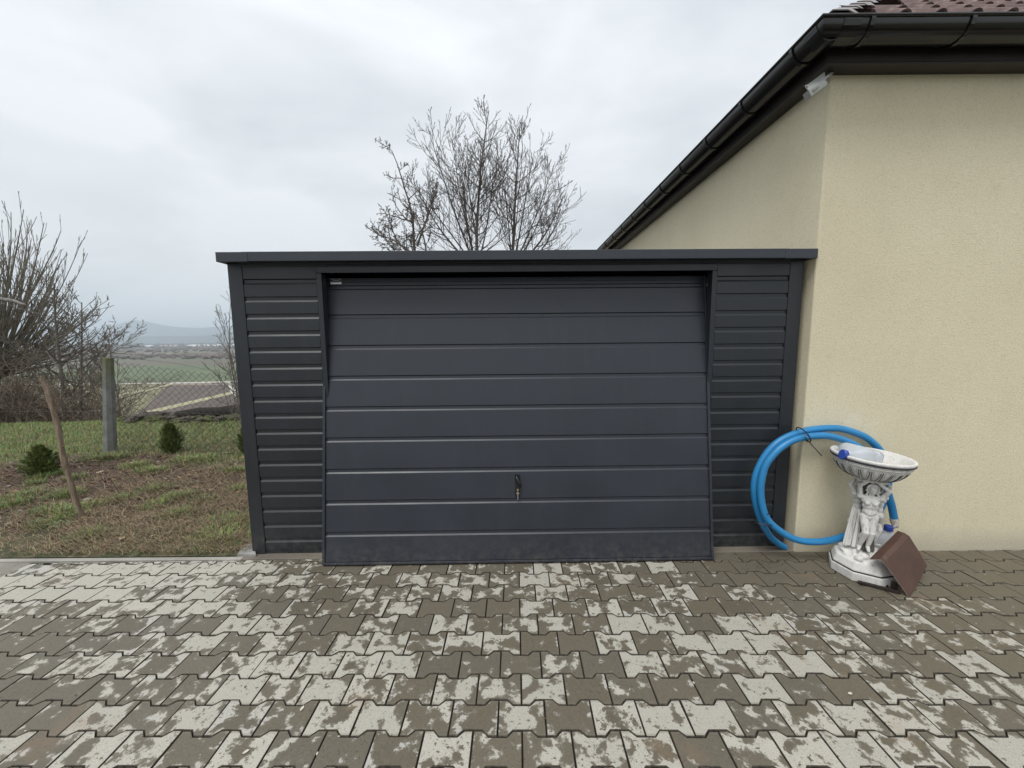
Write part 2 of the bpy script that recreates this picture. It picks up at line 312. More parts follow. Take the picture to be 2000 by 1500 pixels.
def paver_mat():
    t=NT('wet_and_dry_concrete_paver'); uv=t.new('ShaderNodeUVMap',uv_map='local').outputs[0]; s=t.sep(uv); p=t.geo(); P=t.sep(p)
    rnd=t.math('FRACT',t.math('ADD',t.new('ShaderNodeObjectInfo').outputs['Random'],t.new('ShaderNodeAttribute',attribute_name='srand').outputs['Fac']))
    r2=t.math('FRACT',t.math('MULTIPLY',rnd,17.31)); r3=t.math('FRACT',t.math('MULTIPLY',rnd,41.7))
    off=t.new('ShaderNodeCombineXYZ'); t.l.new(t.math('MULTIPLY',rnd,37.),off.inputs[2]); vv=t.new('ShaderNodeVectorMath',operation='ADD'); t.l.new(p,vv.inputs[0]); t.l.new(off.outputs[0],vv.inputs[1])
    q=vv.outputs[0]
    n=t.noise(q,15,3,.5,.25); nf=t.noise(q,75,4,.7); big=t.noise(p,.9,3,.5)
    ex=t.math('ABSOLUTE',t.math('MULTIPLY',s[0],10.)); ey=t.math('ABSOLUTE',t.math('MULTIPLY',s[1],14.)); ed=t.math('MAXIMUM',ex,ey)
    edge=t.mr(ed,.62,1.0,0.,1.)
    esig=t.mr(r2,0.,1.,-.21,.19)
    m=t.math('ADD',n,t.math('MULTIPLY',t.math('SUBTRACT',nf,.5),.34))
    m=t.math('ADD',m,t.math('MULTIPLY',edge,esig))
    m=t.math('ADD',m,t.mr(r3,0.,1.,-.095,.18))
    spot=t.ramp(t.noise(q,62,2,.5),[(.62,0.),(.68,.16)]); m=t.math('ADD',m,spot)
    m=t.math('ADD',m,t.math('MULTIPLY',t.math('SUBTRACT',big,.5),.40))
    damp=t.math('MULTIPLY',t.mr(P[0],1.1,2.1),t.mr(P[1],2.0,2.45)); m=t.math('ADD',m,t.math('MULTIPLY',damp,.34))
    dryl=t.math('MULTIPLY',t.mr(P[0],-1.2,-2.9),t.mr(P[1],1.7,2.3)); m=t.math('SUBTRACT',m,t.math('MULTIPLY',dryl,.17)); m=t.math('SUBTRACT',m,t.math('MULTIPLY',t.mr(P[1],1.55,1.25),.04))
    wet=t.ramp(m,[(.462,0.),(.492,.75),(.54,1.)])
    g=t.noise(q,420,2,.7); pits=t.noise(q,150,3,.6)
    dry=t.ramp(r3,[(0.,(.37,.355,.30)),(.5,(.43,.41,.345)),(.85,(.40,.39,.355)),(1.,(.40,.36,.30))])
    dry=t.mix(t.math('MULTIPLY',t.noise(q,9,4,.6),.5),dry,(.40,.385,.345))
    wetc=t.ramp(r2,[(0.,(.104,.091,.066)),(.5,(.130,.114,.083)),(1.,(.114,.104,.081))])
    wetc=t.mix(t.ramp(nf,[(.35,0.),(.75,.6)]),wetc,(.160,.138,.102))
    c=t.mix(wet,dry,wetc)
    c=t.mix(1.,c,t.ramp(g,[(.28,.66),(.5,1.),(.72,1.34)]),'MULTIPLY')
    c=t.mix(1.,c,t.ramp(pits,[(.30,.42),(.39,1.)]),'MULTIPLY')
    # rusty and ochre stains
    st=t.math('MULTIPLY',t.ramp(t.noise(p,2.3,5,.6),[(.60,0.),(.72,1.)]),.35); c=t.mix(st,c,(.26,.17,.10))
    c=t.mix(t.math('MULTIPLY',t.ramp(ed,[(.93,0.),(1.,1.)]),.35),c,(.16,.145,.115))
    t.col(c); t.rough(t.mr(wet,0.,1.,.92,.5)); t.b.inputs['Specular IOR Level'].default_value=.35
    t.bump(t.math('ADD',t.math('MULTIPLY',g,.6),t.math('MULTIPLY',pits,.8)),.45,.0022); return t.m
M_paver=paver_mat(); M_edge=plain('grimy_paver_edge',(.060,.051,.038),.95,0,.5,40)
def edge_slots(me,nf=25):
    me.materials.append(M_edge); me.polygons.foreach_set('material_index',[0 if p.normal.z>.97 else 1 for p in me.polygons])
def joint_mat():
    t=NT('dark_joint_sand'); p=t.geo(); a=t.noise(p,40,5,.7); t.col(t.ramp(a,[(.35,(.006,.005,.004)),(.6,(.012,.009,.006)),(.8,(.018,.018,.010))])); t.rough(.95); t.bump(t.noise(p,300,3,.7),.8,.003); return t.m
M_joint=joint_mat()
mb=MB(); mb.add([(-3.52,-4,-.0105),(7,-4,-.0105),(7,2.7736,-.0105),(2.0925,2.7736,-.0105),(2.0925,2.83,-.0105),(-3.52,2.83,-.0105)],[(0,1,2,3,4,5)])
paving=mb.build('paving',M_joint); tag(paving,kind='structure')
def put_uv(me,loc):
    uv=me.uv_layers.new(name='local')
    for lp in me.loops:
        x,y,_=me.vertices[lp.vertex_index].co; uv.data[lp.index].uv=(x-loc[0],y-loc[1])
OUT=outline(); variants=[]
for k in range(4):
    vs,fs=stone_geo(OUT,jit=.0008); me=bpy.data.meshes.new('paving_stone'); me.from_pydata(vs,[],fs); me.materials.append(M_paver); me.update(); edge_slots(me); put_uv(me,(0,0)); me.update(); variants.append(me)
cy_,sy_=math.cos(YAW),math.sin(YAW); cand=[]; rest=[]
def back_y(x):   # rear edge of the paving
    return 2.7736-.003 if x>2.0925 else 2.722+.012*(x+1.956)
for j in range(-7,11):
    for i in range(-38,42):
        a=PX0+.2*(i+.5)+(.1 if j%2 else 0); b=PY0+RR*(j+.5); x=a*cy_-b*sy_; y=a*sy_+b*cy_
        if x<-3.62 or x>6.4 or y<.45 : continue
        poly=OUT; cut=False; by=back_y(x)
        if y-.09>by: continue
        if y+.09>by:
            # into local frame
            poly=clip([(px_,py_) for px_,py_ in poly],(0,1),by-y); cut=True
            if len(poly)<4 or max(p[1] for p in poly)-min(p[1] for p in poly)<.02: continue
        if x-.1<-3.52: 
            poly=clip(poly,(-1,0),3.52+x); cut=True
            if len(poly)<4 or max(p[0] for p in poly)-min(p[0] for p in poly)<.02: continue
        u,v_,w=pix((x,y,0)); vis=w>.5 and -60<u<2060 and v_<1545
        if vis and (v_>1500 or u<0 or u>2000): vis=vis and (v_<1530 and -40<u<2040)
        if vis and 640<u<1385 and v_<1093: vis=False
        cand.append((vis,w,x,y,poly,cut))
cand.sort(key=lambda c:(not c[0],c[1]))
jm=MB(); juv=[]; jr=[]
for idx,(vis,w,x,y,poly,cut) in enumerate(cand):
    rz=YAW+random.gauss(0,.004); dz=random.gauss(0,.0009); tx,ty=random.gauss(0,.006),random.gauss(0,.006)
    if vis and idx<300:
        if cut:
            vs,fs=stone_geo(poly); me=bpy.data.meshes.new('paving_stone'); me.from_pydata(vs,[],fs); me.materials.append(M_paver); me.update(); edge_slots(me); put_uv(me,(0,0)); me.update()
        else: me=random.choice(variants)
        o=link('paving_stone',me,paving); o.location=(x,y,dz); o.rotation_euler=(tx,ty,rz)
    else:
        vs,fs=stone_geo(poly); c,s=math.cos(rz),math.sin(rz); r_=random.random()
        jm.add([(x+p[0]*c-p[1]*s,y+p[0]*s+p[1]*c,p[2]+dz+p[0]*-ty+p[1]*tx) for p in vs],fs); juv+=[(p[0],p[1]) for p in vs]; jr+=[r_]*len(vs)
me=jm.mesh('paving_stone',M_paver); edge_slots(me); uvl=me.uv_layers.new(name='local')
for lp in me.loops: uvl.data[lp.index].uv=juv[lp.vertex_index]
at_=me.attributes.new('srand','FLOAT','POINT'); at_.data.foreach_set('value',jr)
tag(link('paving_stone',me,paving),kind='stuff')
# concrete beside and behind the paving
mb=MB(); mb.add([(-9,-4,-.004),(-3.525,-4,-.004),(-3.525,2.722,-.004),(-9,2.722,-.004)],[(0,1,2,3)]); tag(mb.build('concrete_apron',conc('grey_apron_concrete',(.27,.25,.21),2)),kind='structure')
kb=MB(); kb.box((-9,2.724,-.06),(-2.0,2.762,.006)); kerb=kb.build('kerb',M_conc); bevel(kerb,.004); tag(kerb,kind='structure')
fm=MB(); pts_=[at(u,v_,z=0) for u,v_ in ((462,1089),(470,1080),(484,1070),(496,1062),(500,1088))]
fm.add([(p.x,p.y,-.05) for p in pts_]+[(p.x*.998,p.y,.028+.006*(i%2)) for i,p in enumerate(pts_)],[tuple(range(4,-1,-1)),tuple(range(5,10))]+[(i,(i+1)%5,5+(i+1)%5,5+i) for i in range(5)])
fo=fm.build('concrete_footing',conc('rough_grey_concrete',(.33,.325,.31),4)); bevel(fo,.008); tag(fo,kind='structure')
# ------------------------------------------------------------------ lawn
def lawn_h(x,y):
    h=.035*mn.noise(Vector((x*.9,y*.9,3)))+.018*mn.noise(Vector((x*3.5,y*3.5,7)))+.012*mn.noise(Vector((x*11,y*11,1)))
    soil=soilness(x,y); h+=.016*soil*mn.noise(Vector((x*24,y*24,5)))
    e=min(1,max(0,(y-2.76)/.35)); return ground_z(x,y)+.012+(h+.035)*e
def soilness(x,y):
    n=mn.noise(Vector((x*.8,y*1.1,9)))*.9+mn.noise(Vector((x*2.3,y*2.6,4)))*.45
    s=1-abs(y-4.15+.0*x)/1.35+n*.75
    if x>-3.2: s-=(x+3.2)*.9
    return min(1,max(0,s*1.6))
def lawn_mat():
    t=NT('patchy_lawn_soil'); p=t.geo(); a=t.new('ShaderNodeAttribute',attribute_name='soil').outputs['Fac']
    f=t.noise(p,32,6,.75); g=t.noise(p,7,5,.65); h=t.noise(t.vscale(p,(1,2.6,1)),28,5,.7,.5)
    soil=t.ramp(f,[(.3,(.036,.024,.017)),(.5,(.085,.055,.040)),(.7,(.15,.105,.078))])
    straw=t.ramp(h,[(.3,(.11,.085,.052)),(.5,(.22,.175,.11)),(.72,(.34,.28,.18))]); gr=t.ramp(f,[(.3,(.05,.065,.026)),(.7,(.11,.135,.055))])
    base=t.mix(t.ramp(g,[(.42,0.),(.6,1.)]),straw,gr)
    t.col(t.mix(t.math('ADD',t.math('MULTIPLY',a,.95),t.math('MULTIPLY',t.math('SUBTRACT',g,.5),.8),clamp=True),base,soil)); t.rough(.95); t.bump(t.math('ADD',f,h),1.,.025); return t.m
M_lawn=lawn_mat()
xs=np.concatenate([np.linspace(-16,-9,40),np.arange(-8.95,-1.85,.045),np.linspace(-1.8,9,20)]); ys=np.concatenate([np.arange(2.76,6,.045),np.arange(6.05,9.6,.09)])
lawn=sheet('lawn',M_lawn,xs.tolist(),ys.tolist(),lawn_h)
# hide lawn sheet under garage/house is unnecessary: the slab covers it
a_=lawn.data.attributes.new('soil','FLOAT','POINT'); a_.data.foreach_set('value',[soilness(v.co.x,v.co.y) for v in lawn.data.vertices])
for v in lawn.data.vertices:
    if v.co.x>-1.95: v.co.z-=.09 if v.co.y<7 else 0
def blades(name,pts,cols,seed=0,label='',cat='grass'):
    """pts rows: x,y,z,len,width,lean,az ; each blade is three triangles"""
    P=np.array(pts); n=len(P); x,y,z,L,W,ln,az=P.T; r=np.random.default_rng(seed)
    d=np.stack([np.cos(az),np.sin(az),0*az],1); s=np.stack([-np.sin(az),np.cos(az),0*az],1)*(W/2)[:,None]; b=np.stack([x,y,z],1)
    up=np.array([0,0,1.]); m=b+d*(np.sin(ln*.6)*L*.55)[:,None]+up*(np.cos(ln*.6)*L*.55)[:,None]; t=m+d*(np.sin(ln*1.35)*L*.5)[:,None]+up*(np.cos(ln*1.35)*L*.5)[:,None]
    V=np.stack([b-s,b+s,m+s*.8,m-s*.8,t],1).reshape(-1,3); o=np.arange(n)*5
    F=[(a,a+1,a+2,a+3) for a in o]+[(a+3,a+2,a+4) for a in o]
    me=bpy.data.meshes.new(name); me.from_pydata(V.tolist(),[],F); me.materials.append(M_blade)
    ca=me.color_attributes.new('col','FLOAT_COLOR','POINT'); C=np.ones((n*5,4)); C[:,:3]=np.repeat(np.array(cols),5,0); ca.data.foreach_set('color',C.ravel()); me.update()
    return tag(link(name,me),label,cat,kind='stuff')
M_blade=attr_mat('grass_blade',.6)
G=[];GC=[];T=[];TC=[]
tufts=[(random.uniform(-8.6,-2.2),random.uniform(2.9,5.3),random.uniform(.08,.2)) for _ in range(46)]
for u,v_,r_ in ((345,1020,.17),(235,985,.14),(400,990,.12),(560,930,.1),(300,1000,.12),(110,1030,.2),(30,985,.2),(170,1060,.16),(320,990,.13),(205,905,.3),(380,905,.3),(430,1060,.25),(450,1030,.2)):
    if u<480: p=at(u,v_,z=0); tufts.append((p.x,p.y,r_))
def green(k=1.):
    a=random.random(); c=(.155+.12*a,.205+.12*a,.075+.05*a); return tuple(q*random.uniform(.65,1.35)*k for q in c)
def strawc():
    a=random.uniform(.5,1.25); return (.38*a,.31*a,.19*a)
for _ in range(150000):
    y=random.uniform(2.78,8.7); x=random.uniform(-10.8,-1.98)
    if x<-1.55*y-.6: continue
    s=soilness(x,y); nn=mn.noise(Vector((x*1.7,y*1.7,20)))
    dens=.92 if y>5.1+.3*nn else (.42+.55*nn if y>3.3 else .30+.45*nn)
    if y>4.2 and x>-4.6: dens=max(dens,.75)
    if random.random()>dens*(1-.93*s): continue
    far=y>4.9; L=random.uniform(.035,.095)*(1 if far else .62); 
    isst=random.random()<(.13 if far else .34)
    G.append((x,y,lawn_h(x,y)-.006,L,random.uniform(.003,.0062),random.uniform(.1,1.05) if not isst else random.uniform(.8,1.5),random.uniform(0,6.28))); GC.append(strawc() if isst else green())
for cx,cy,r_ in tufts:
    k=random.uniform(.7,1.25)
    for _ in range(int(2600*r_)):
        a=random.uniform(0,6.28); d=r_*random.random()**.7; x=cx+d*math.cos(a); y=cy+d*math.sin(a)*.8
        if y<2.79 or x>-2.0: continue
        G.append((x,y,lawn_h(x,y)-.004,random.uniform(.03,.085),random.uniform(.003,.006),random.uniform(.2,1.2),a+random.gauss(0,.8))); GC.append(green(k))
blades('grass',G,GC,1,'short patchy winter grass on the lawn beside the garage')
for _ in range(46000):
    y=2.78+abs(random.gauss(0,1.1)); x=random.uniform(-7.2,-1.98)
    if y>6.5 or x<-1.5*y-.3: continue
    keep=.35+.9*(x>-3.6-.6*(y-2.8))+.7*mn.noise(Vector((x*1.4,y*1.4,40)))
    if random.random()>keep: continue
    az=random.gauss(.25,.55)+(PI if random.random()<.5 else 0)
    T.append((x,y,lawn_h(x,y)+.004,random.uniform(.04,.13),random.uniform(.002,.0042),random.uniform(1.25,1.62),az)); a=random.uniform(.45,1.2); TC.append((.36*a,.275*a,.17*a) if random.random()<.75 else (.18*a,.125*a,.085*a))
blades('dead_grass',T,TC,2,'flattened straw-coloured dead grass and roots near the paving','dead grass')
# soil crumbs
v,f=ico(1); V=[];F=[];Cc=[];k=0
for _ in range(5200):
    y=random.uniform(2.85,5.6); x=random.uniform(-8.4,-2.1)
    if x<-1.5*y-.3 or random.random()>soilness(x,y)*.95+.02: continue
    s=random.uniform(.006,.019)*(1 if random.random()<.93 else 1.7); q=v*(1+rng.normal(0,.22,(len(v),1)))*s*np.array([1.2,1,.7])
    V.append(q+np.array([x,y,lawn_h(x,y)+s*.25])); F.append(f+k*len(v)); c=random.uniform(.6,1.5); Cc.append((.085*c,.054*c,.040*c) if random.random()<.95 else (.3,.27,.23)); k+=1
me=bpy.data.meshes.new('soil_clods'); me.from_pydata(np.concatenate(V).tolist(),[],np.concatenate(F).tolist()); me.materials.append(attr_mat('soil_clod',.95))
ca=me.color_attributes.new('col','FLOAT_COLOR','POINT'); C=np.ones((k*len(v),4)); C[:,:3]=np.repeat(np.array(Cc),len(v),0); ca.data.foreach_set('color',C.ravel())
tag(link('soil_clods',me),'dark brown crumbs of dug soil on the bare bed','soil',kind='stuff')
# fallen leaves
def leafmesh(name,rows,label,cat='leaves'):
    V=[];F=[];Cc=[]
    for x,y,z,s,c in rows:
        a=random.uniform(0,6.28); tl=random.uniform(-.5,.5); o=len(V); ca_,sa=math.cos(a),math.sin(a)
        for lx,ly,lz in ((-1,0,.1),(-.5,.42,.25),(.35,.45,.2),(1,0,.35),(.35,-.45,.15),(-.5,-.42,.3),(0,0,-.02)):
            X=lx*s; Y=ly*s; Z=max(.002,(lz+.3*abs(tl)*ly+.15)*s*.6); V.append((x+X*ca_-Y*sa,y+X*sa+Y*ca_,z+Z)); Cc.append((*c,1))
        F+=[(o+i,o+(i+1)%6,o+6) for i in range(6)]
    me=bpy.data.meshes.new(name); me.from_pydata(V,[],F); me.materials.append(M_leaf); q=me.color_attributes.new('col','FLOAT_COLOR','POINT'); q.data.foreach_set('color',np.array(Cc).ravel()); me.update()
    return tag(link(name,me),label,cat,kind='stuff')
M_leaf=attr_mat('dry_leaf',.8)
rows=[]
for _ in range(240):
    y=random.uniform(2.85,7); x=random.uniform(-7.5,-2.1)
    if x<-1.5*y: continue
    a=random.uniform(.5,1.3); rows.append((x,y,lawn_h(x,y)+.01,random.uniform(.018,.045),random.choice([(.30*a,.15*a,.09*a),(.38*a,.22*a,.13*a),(.2*a,.12*a,.07*a),(.42*a,.3*a,.2*a)])))
leafmesh('fallen_leaves',rows,'curled brown and pinkish leaves lying on the lawn')
rows=[]
for _ in range(90):
    p=at(random.uniform(1350,1950),random.uniform(1085,1290),z=0)
    if p.y<2.75: rows.append((p.x,p.y,.001,random.uniform(.002,.0055),(.6,.58,.52)))
for u,v_ in ((308,1261),(590,1385),(455,1165),(480,1470),(1660,1356),(1890,1330)): p=at(u,v_,z=0); rows.append((p.x,p.y,.002,.013,(.55,.52,.42)))
for _ in range(60): p=at(random.uniform(0,2000),random.uniform(1120,1500),z=0); rows.append((p.x,p.y,.001,random.uniform(.003,.008),random.choice([(.1,.07,.04),(.5,.48,.4)])))
for _ in range(130): p=at(random.gauss(1490,28),random.gauss(1098,9),z=0); rows.append((p.x,min(p.y,2.73),.001,random.uniform(.002,.006),random.choice([(.05,.03,.02),(.08,.05,.035)])))
leafmesh('paving_litter',rows,'specks of grit and bits of plant scattered on the paving','litter')
def tan_(u,v_): return at(u,v_,z=0)
# broad-leaf weeds
M_weed=plain('weed_leaf',(.10,.17,.07),.5,0,.3,30)
for wi,(u,v_) in enumerate(((118,1026),(200,700))[:1]):
    mb=MB(); c=at(u,v_,z=.03)
    for k in range(13):
        a=k*2.4+random.random(); L=random.uniform(.06,.13); w=L*.28; d=Vector((math.cos(a),math.sin(a)*.7,0)); s=Vector((-d.y,d.x,0)); b=c+d*.01
        mb.add([b,b+d*L*.4+s*w+Vector((0,0,.03)),b+d*L+Vector((0,0,.012)),b+d*L*.4-s*w+Vector((0,0,.03)),b+d*L*.5+Vector((0,0,.018))],[(0,1,4),(1,2,4),(2,3,4),(3,0,4)])
    tag(mb.build('weed',M_weed),'flat rosette of pale green weed leaves on bare soil','plant')
# ------------------------------------------------------------------ garage
GO=Vector((-1.956,2.795,0)); GYAW=.012; GW=4.014
garage=empty('metal_garage',GO,GYAW); tag(garage,'anthracite sheet-metal garage with a wide up-and-over door ajar','garage')
def gp(mb,name,mat=M_frame,sm=None,bv=None):
    o=mb.build(name,mat,garage)
    if bv: bevel(o,bv)
    return o
mb=MB(); mb.box((-.12,-.068,-.08),(GW+.05,6,.004)); slab=mb.build('garage_slab',M_slab); slab.location=GO; slab.rotation_euler[2]=GYAW; tag(slab,kind='structure'); bevel(slab,.006)
# shell (sides, rear, roof)
mb=MB()
mb.box((0,.03,.012),(.012,5.3,2.10)); mb.box((GW-.012,.03,.012),(GW,5.3,2.10)); mb.box((.014,5.28,.012),(GW-.014,5.298,2.05)); gp(mb,'wall_sheet')
mb=MB(); mb.box((.0,-.05,2.142),(GW,5.3,2.160)); gp(mb,'roof')
PW=.098
for x0,x1 in ((0,PW),(GW-PW,GW)):
    mb=MB(); mb.extr([(-.004,.010),(-.004,2.145),(.05,2.145),(.05,.010)],x0,x1); gp(mb,'corner_post',bv=.004)
# fascia (roof edge), three overlapping lengths
mb=MB(); mb.box((.16,-.090,2.124),(GW-.17,-.05,2.186)); gp(mb,'roof_edge',M_fascia,bv=.002)
mb=MB(); mb.box((-.010,-.0925,2.121),(.20,-.048,2.184)); mb.box((-.010,-.0475,2.121),(.004,5.3,2.184)); gp(mb,'edge_cap',M_fascia,bv=.002)
mb=MB(); mb.box((GW-.20,-.0925,2.121),(GW+.022,-.048,2.184)); mb.box((GW+.008,-.0475,2.121),(GW+.022,.9,2.184)); gp(mb,'edge_cap',M_fascia,bv=.002)
# under-fascia ribs
mb=MB(); mb.extr([(-.046,2.124),(-.046,2.140),(.01,2.140),(.01,2.103),(-.002,2.103),(-.006,2.112),(-.018,2.115),(-.018,2.124)],PW+.002,GW-PW-.002); gp(mb,'head_rail')
OX0,OX1,OZ=.609,3.401,2.058
def slat_prof(z1,z0,gro,ch,dep,out=0.):
    """z1 top (under the shadow line) down to z0: recessed groove, bevel, face"""
    return [(out+dep,z1),(out+dep,z1-gro),(out,z1-gro-ch),(out,z0),(out+dep+.004,z0),(out+dep+.004,z1)]
SP=.1180
for side,(xa,xb) in enumerate(((PW+.002,OX0-.006),(OX1+.006,GW-PW-.002))):
    mb=MB(); mb.extr([(0,2.1015),(0,2.0215),(.016,2.0215),(.016,2.1015)],xa,xb); gp(mb,'slat')
    for k in range(17):
        z1=2.019-SP*k-.004; z0=max(z1-SP+.004,.034)
        mb=MB(); mb.extr(slat_prof(z1,z0,.022,.0125,.008),xa,xb); gp(mb,'slat')
    mb=MB(); mb.box((xa,.022,.02),(xb,.026,2.09)); gp(mb,'gap_shade_sheet',M_dark)  # added near-black sheet; its colour makes the slat gaps read as shade
    mb=MB(); mb.extr([(.004,.006),(.004,.032),(.018,.032),(.018,.006)],xa,xb); gp(mb,'sill_rail')
mb=MB()
for xa in (PW+.002-.012,GW-PW+.010):
    for k in (0,7,15):
        z=1.83-SP*k; mb.lathe([(.004,0),(.004,.003),(.0015,.0045)],8,(0,0,0)); n=24
        for q in range(len(mb.v)-24,len(mb.v)): x,y,zz=mb.v[q]; mb.v[q]=(xa+x,-.0045-zz,z+y)
for xa in (OX0-.022,OX1+.022):
    for k in range(0,17,2):
        z=1.893-SP*k
        mb.lathe([(.0042,0),(.0042,.003),(.0015,.0045)],8,(0,0,0))
        for q in range(len(mb.v)-24,len(mb.v)): x,y,zz=mb.v[q]; mb.v[q]=(xa+x,.0125-zz,z+y)
o=tag(gp(mb,'screw',M_black),kind='stuff')
# opening frame
mb=MB(); mb.box((OX0,-.006,2.060),(OX1,.02,2.101)); mb.box((OX0,-.0085,2.071),(OX1,-.0055,2.097)); gp(mb,'lintel')
for xa,xb in ((OX0-.005,OX0+.030),(OX1-.030,OX1+.005)):
    mb=MB(); mb.box((xa,.000,.008),(xb,.07,2.058)); gp(mb,'jamb',bv=.002)
for xa,xb in ((OX0+.031,OX0+.05),(OX1-.05,OX1-.031)):
    mb=MB(); mb.box((xa,.19,.008),(xb,.24,2.05)); gp(mb,'guide_rail',M_dark)
mb=MB(); mb.box((.014,.15,2.085),(GW-.014,.5,2.14)); mb.box((.014,1.2,.02),(GW-.014,1.22,2.1)); gp(mb,'inner_shade_panel',M_dark)  # near-black panels keep the space behind the door dark
# tilted door leaf -------------------------------------------------
def gl(p):  # world -> garage local
    d=Vector(p)-GO; c,s=math.cos(-GYAW),math.sin(-GYAW); return Vector((d.x*c-d.y*s,d.x*s+d.y*c,d.z))
B0=gl((-1.362,2.639,.0)); B1=gl((1.423,2.640,.0))
DX0,DX1=.600,3.388
yb=-.172; yt=.125; ztop=2.03
tilt=math.atan2(yt-yb,ztop)
door=MB()
DL=ztop/math.cos(tilt)
leaf=empty('door_pivot')  # replaced below by a mesh part carrying the panels
bpy.data.objects.remove(leaf)
def dp(y,s):  # y out of the leaf's plane (negative = outwards), s along the leaf -> local y,z
    return (yb+s*math.sin(tilt)+y*math.cos(tilt), .012+s*math.cos(tilt)-y*math.sin(tilt))
def dextr(mb,prof,x0,x1): mb.extr([dp(*p) for p in prof],x0,x1)
mb=MB()
for xa,xb in ((DX0,DX0+.018),(DX1-.018,DX1)): dextr(mb,[(-.012,0),(-.012,DL),(.03,DL),(.03,0)],xa,xb)
dextr(mb,[(-.010,0),(-.010,.016),(.03,.016),(.03,0)],DX0+.018,DX1-.018)
dextr(mb,[(.0,DL-.03),(.0,DL),(.03,DL),(.03,DL-.03)],DX0+.018,DX1-.018)
dframe=gp(mb,'garage_door',M_door); bevel(dframe,.002)
def plane_s(v):  # distance along the leaf for photo row v near u=1000
    best=None
    for k in range(4000):
        s=k*DL/3999; y,z=dp(0,s); P=Matrix.Rotation(GYAW,3,'Z')@Vector((2.0,y,z))+GO
        e=abs(pix(P)[1]-v)
        if best is None or e<best[0]: best=(e,s)
    return best[1]
lines=[plane_s(v) for v in (555,611.5,671,730.5,790.5,850.5,911.5,972.5,1034)]
for k,s1 in enumerate(lines):
    s0=lines[k+1] if k<8 else .019
    s1-=.0048; mb=MB(); g=.020; pr=[(.007,s1),(.007,s1-g),(0,s1-g-.010),(0,s0),(.014,s0),(.014,s1)]
    dextr(mb,pr,DX0+.0185,DX1-.0185); o=mb.build('door_panel',M_door,dframe)
mb=MB(); dextr(mb,[(.024,.02),(.024,DL-.032),(.028,DL-.032),(.028,.02)],DX0+.0185,DX1-.0185); mb.build('gap_shade_sheet',M_dark,dframe)  # added near-black sheet, shade colour behind the door panel gaps
mb=MB(); dextr(mb,[(.004,lines[0]+.0),(.004,DL-.031),(.012,DL-.031),(.012,lines[0]+.003)],DX0+.0185,DX1-.0185); mb.build('top_strip',M_door,dframe)
mb=MB()
for s1 in lines:
    for x in [DX0+.03]+[DX0+.03+(DX1-DX0-.06)*q/7 for q in range(1,7)]+[DX1-.03]:
        y,z=dp(.008,s1-.014); mb.lathe([(.0035,0),(.0035,.0025),(.0012,.004)],8,(0,0,0))
        for q in range(len(mb.v)-24,len(mb.v)): a,b,c=mb.v[q]; mb.v[q]=(x+a,y-c,z+b)
tag(mb.build('rivet',M_black,dframe),kind='stuff')
# lock
def on_door(u,v_,out=0.):
    """garage-local point on the leaf for a photo pixel"""
    n=Vector((0,math.cos(tilt),-math.sin(tilt))); # inward normal, local
    y0,z0=dp(0,0); o=Vector((0,y0,z0)); Rm=Matrix.Rotation(GYAW,3,'Z'); nw=Rm@n; ow=Rm@o+GO
    d=FW+RT*((u-1000)/FPX)+DN*((v_-750)/FPX); c=Vector((0,0,HC)); t=(ow-c).dot(nw)/d.dot(nw); p=c+d*t-nw*out
    return gl(p)
Rt=Matrix.Rotation(-tilt,4,'X')   # local z up the leaf, local -y outwards
def lockpart(mb,name,mat,par=dframe,bv=0):
    c=on_door(1011,949); o=mb.build(name,mat,par); o.matrix_local=Matrix.Translation(c)@Rt
    if bv: bevel(o,bv,3)
    return o
mb=MB(); mb.extr([(0,0)],0,0) if 0 else None
pts=[(-.018,-.068),(-.010,-.082),(.010,-.082),(.018,-.068),(.018,.078),(.014,.084),(-.014,.084),(-.018,.078)]
mb.add([(x,0,z) for x,z in pts]+[(x*.9,-.008,z*.97) for x,z in pts],[tuple(range(8))]+[(i,(i+1)%8,8+(i+1)%8,8+i) for i in range(8)]+[tuple(range(8,16))]); lock=lockpart(mb,'lock_plate',M_black,bv=.001)
mb=MB(); mb.tube([(-.010,-.012,.079),(-.006,-.030,.066),(.008,-.036,.030),(.018,-.030,.002),(.019,-.018,-.006)],[.008,.0105,.0115,.010,.006],10); hd=mb.build('handle',M_black,lock,True)
mb=MB(); mb.lathe([(.009,0),(.009,.010),(.0075,.014)],16)
mb.v=[(x,-z-.008,y-.025) for x,y,z in mb.v]; mb.build('lock_cylinder',M_brass,lock)
mb=MB(); mb.box((-.0012,-.034,-.034),(.0012,-.022,-.018)); 
mb.lathe([(.010,0),(.010,.002)],16); 
for q in range(len(mb.v)-32,len(mb.v)): x,y,z=mb.v[q]; mb.v[q]=(x,-.029-z,y-.046)
mb.box((-.0032,-.031,-.090),(.0032,-.029,-.055)); keys=mb.build('key',M_key); keys.matrix_world=Matrix.Translation(GO)@Matrix.Rotation(GYAW,4,'Z')@Matrix.Translation(on_door(1011,949))@Rt
tag(keys,'small metal key hanging in the lock of the garage door','key')
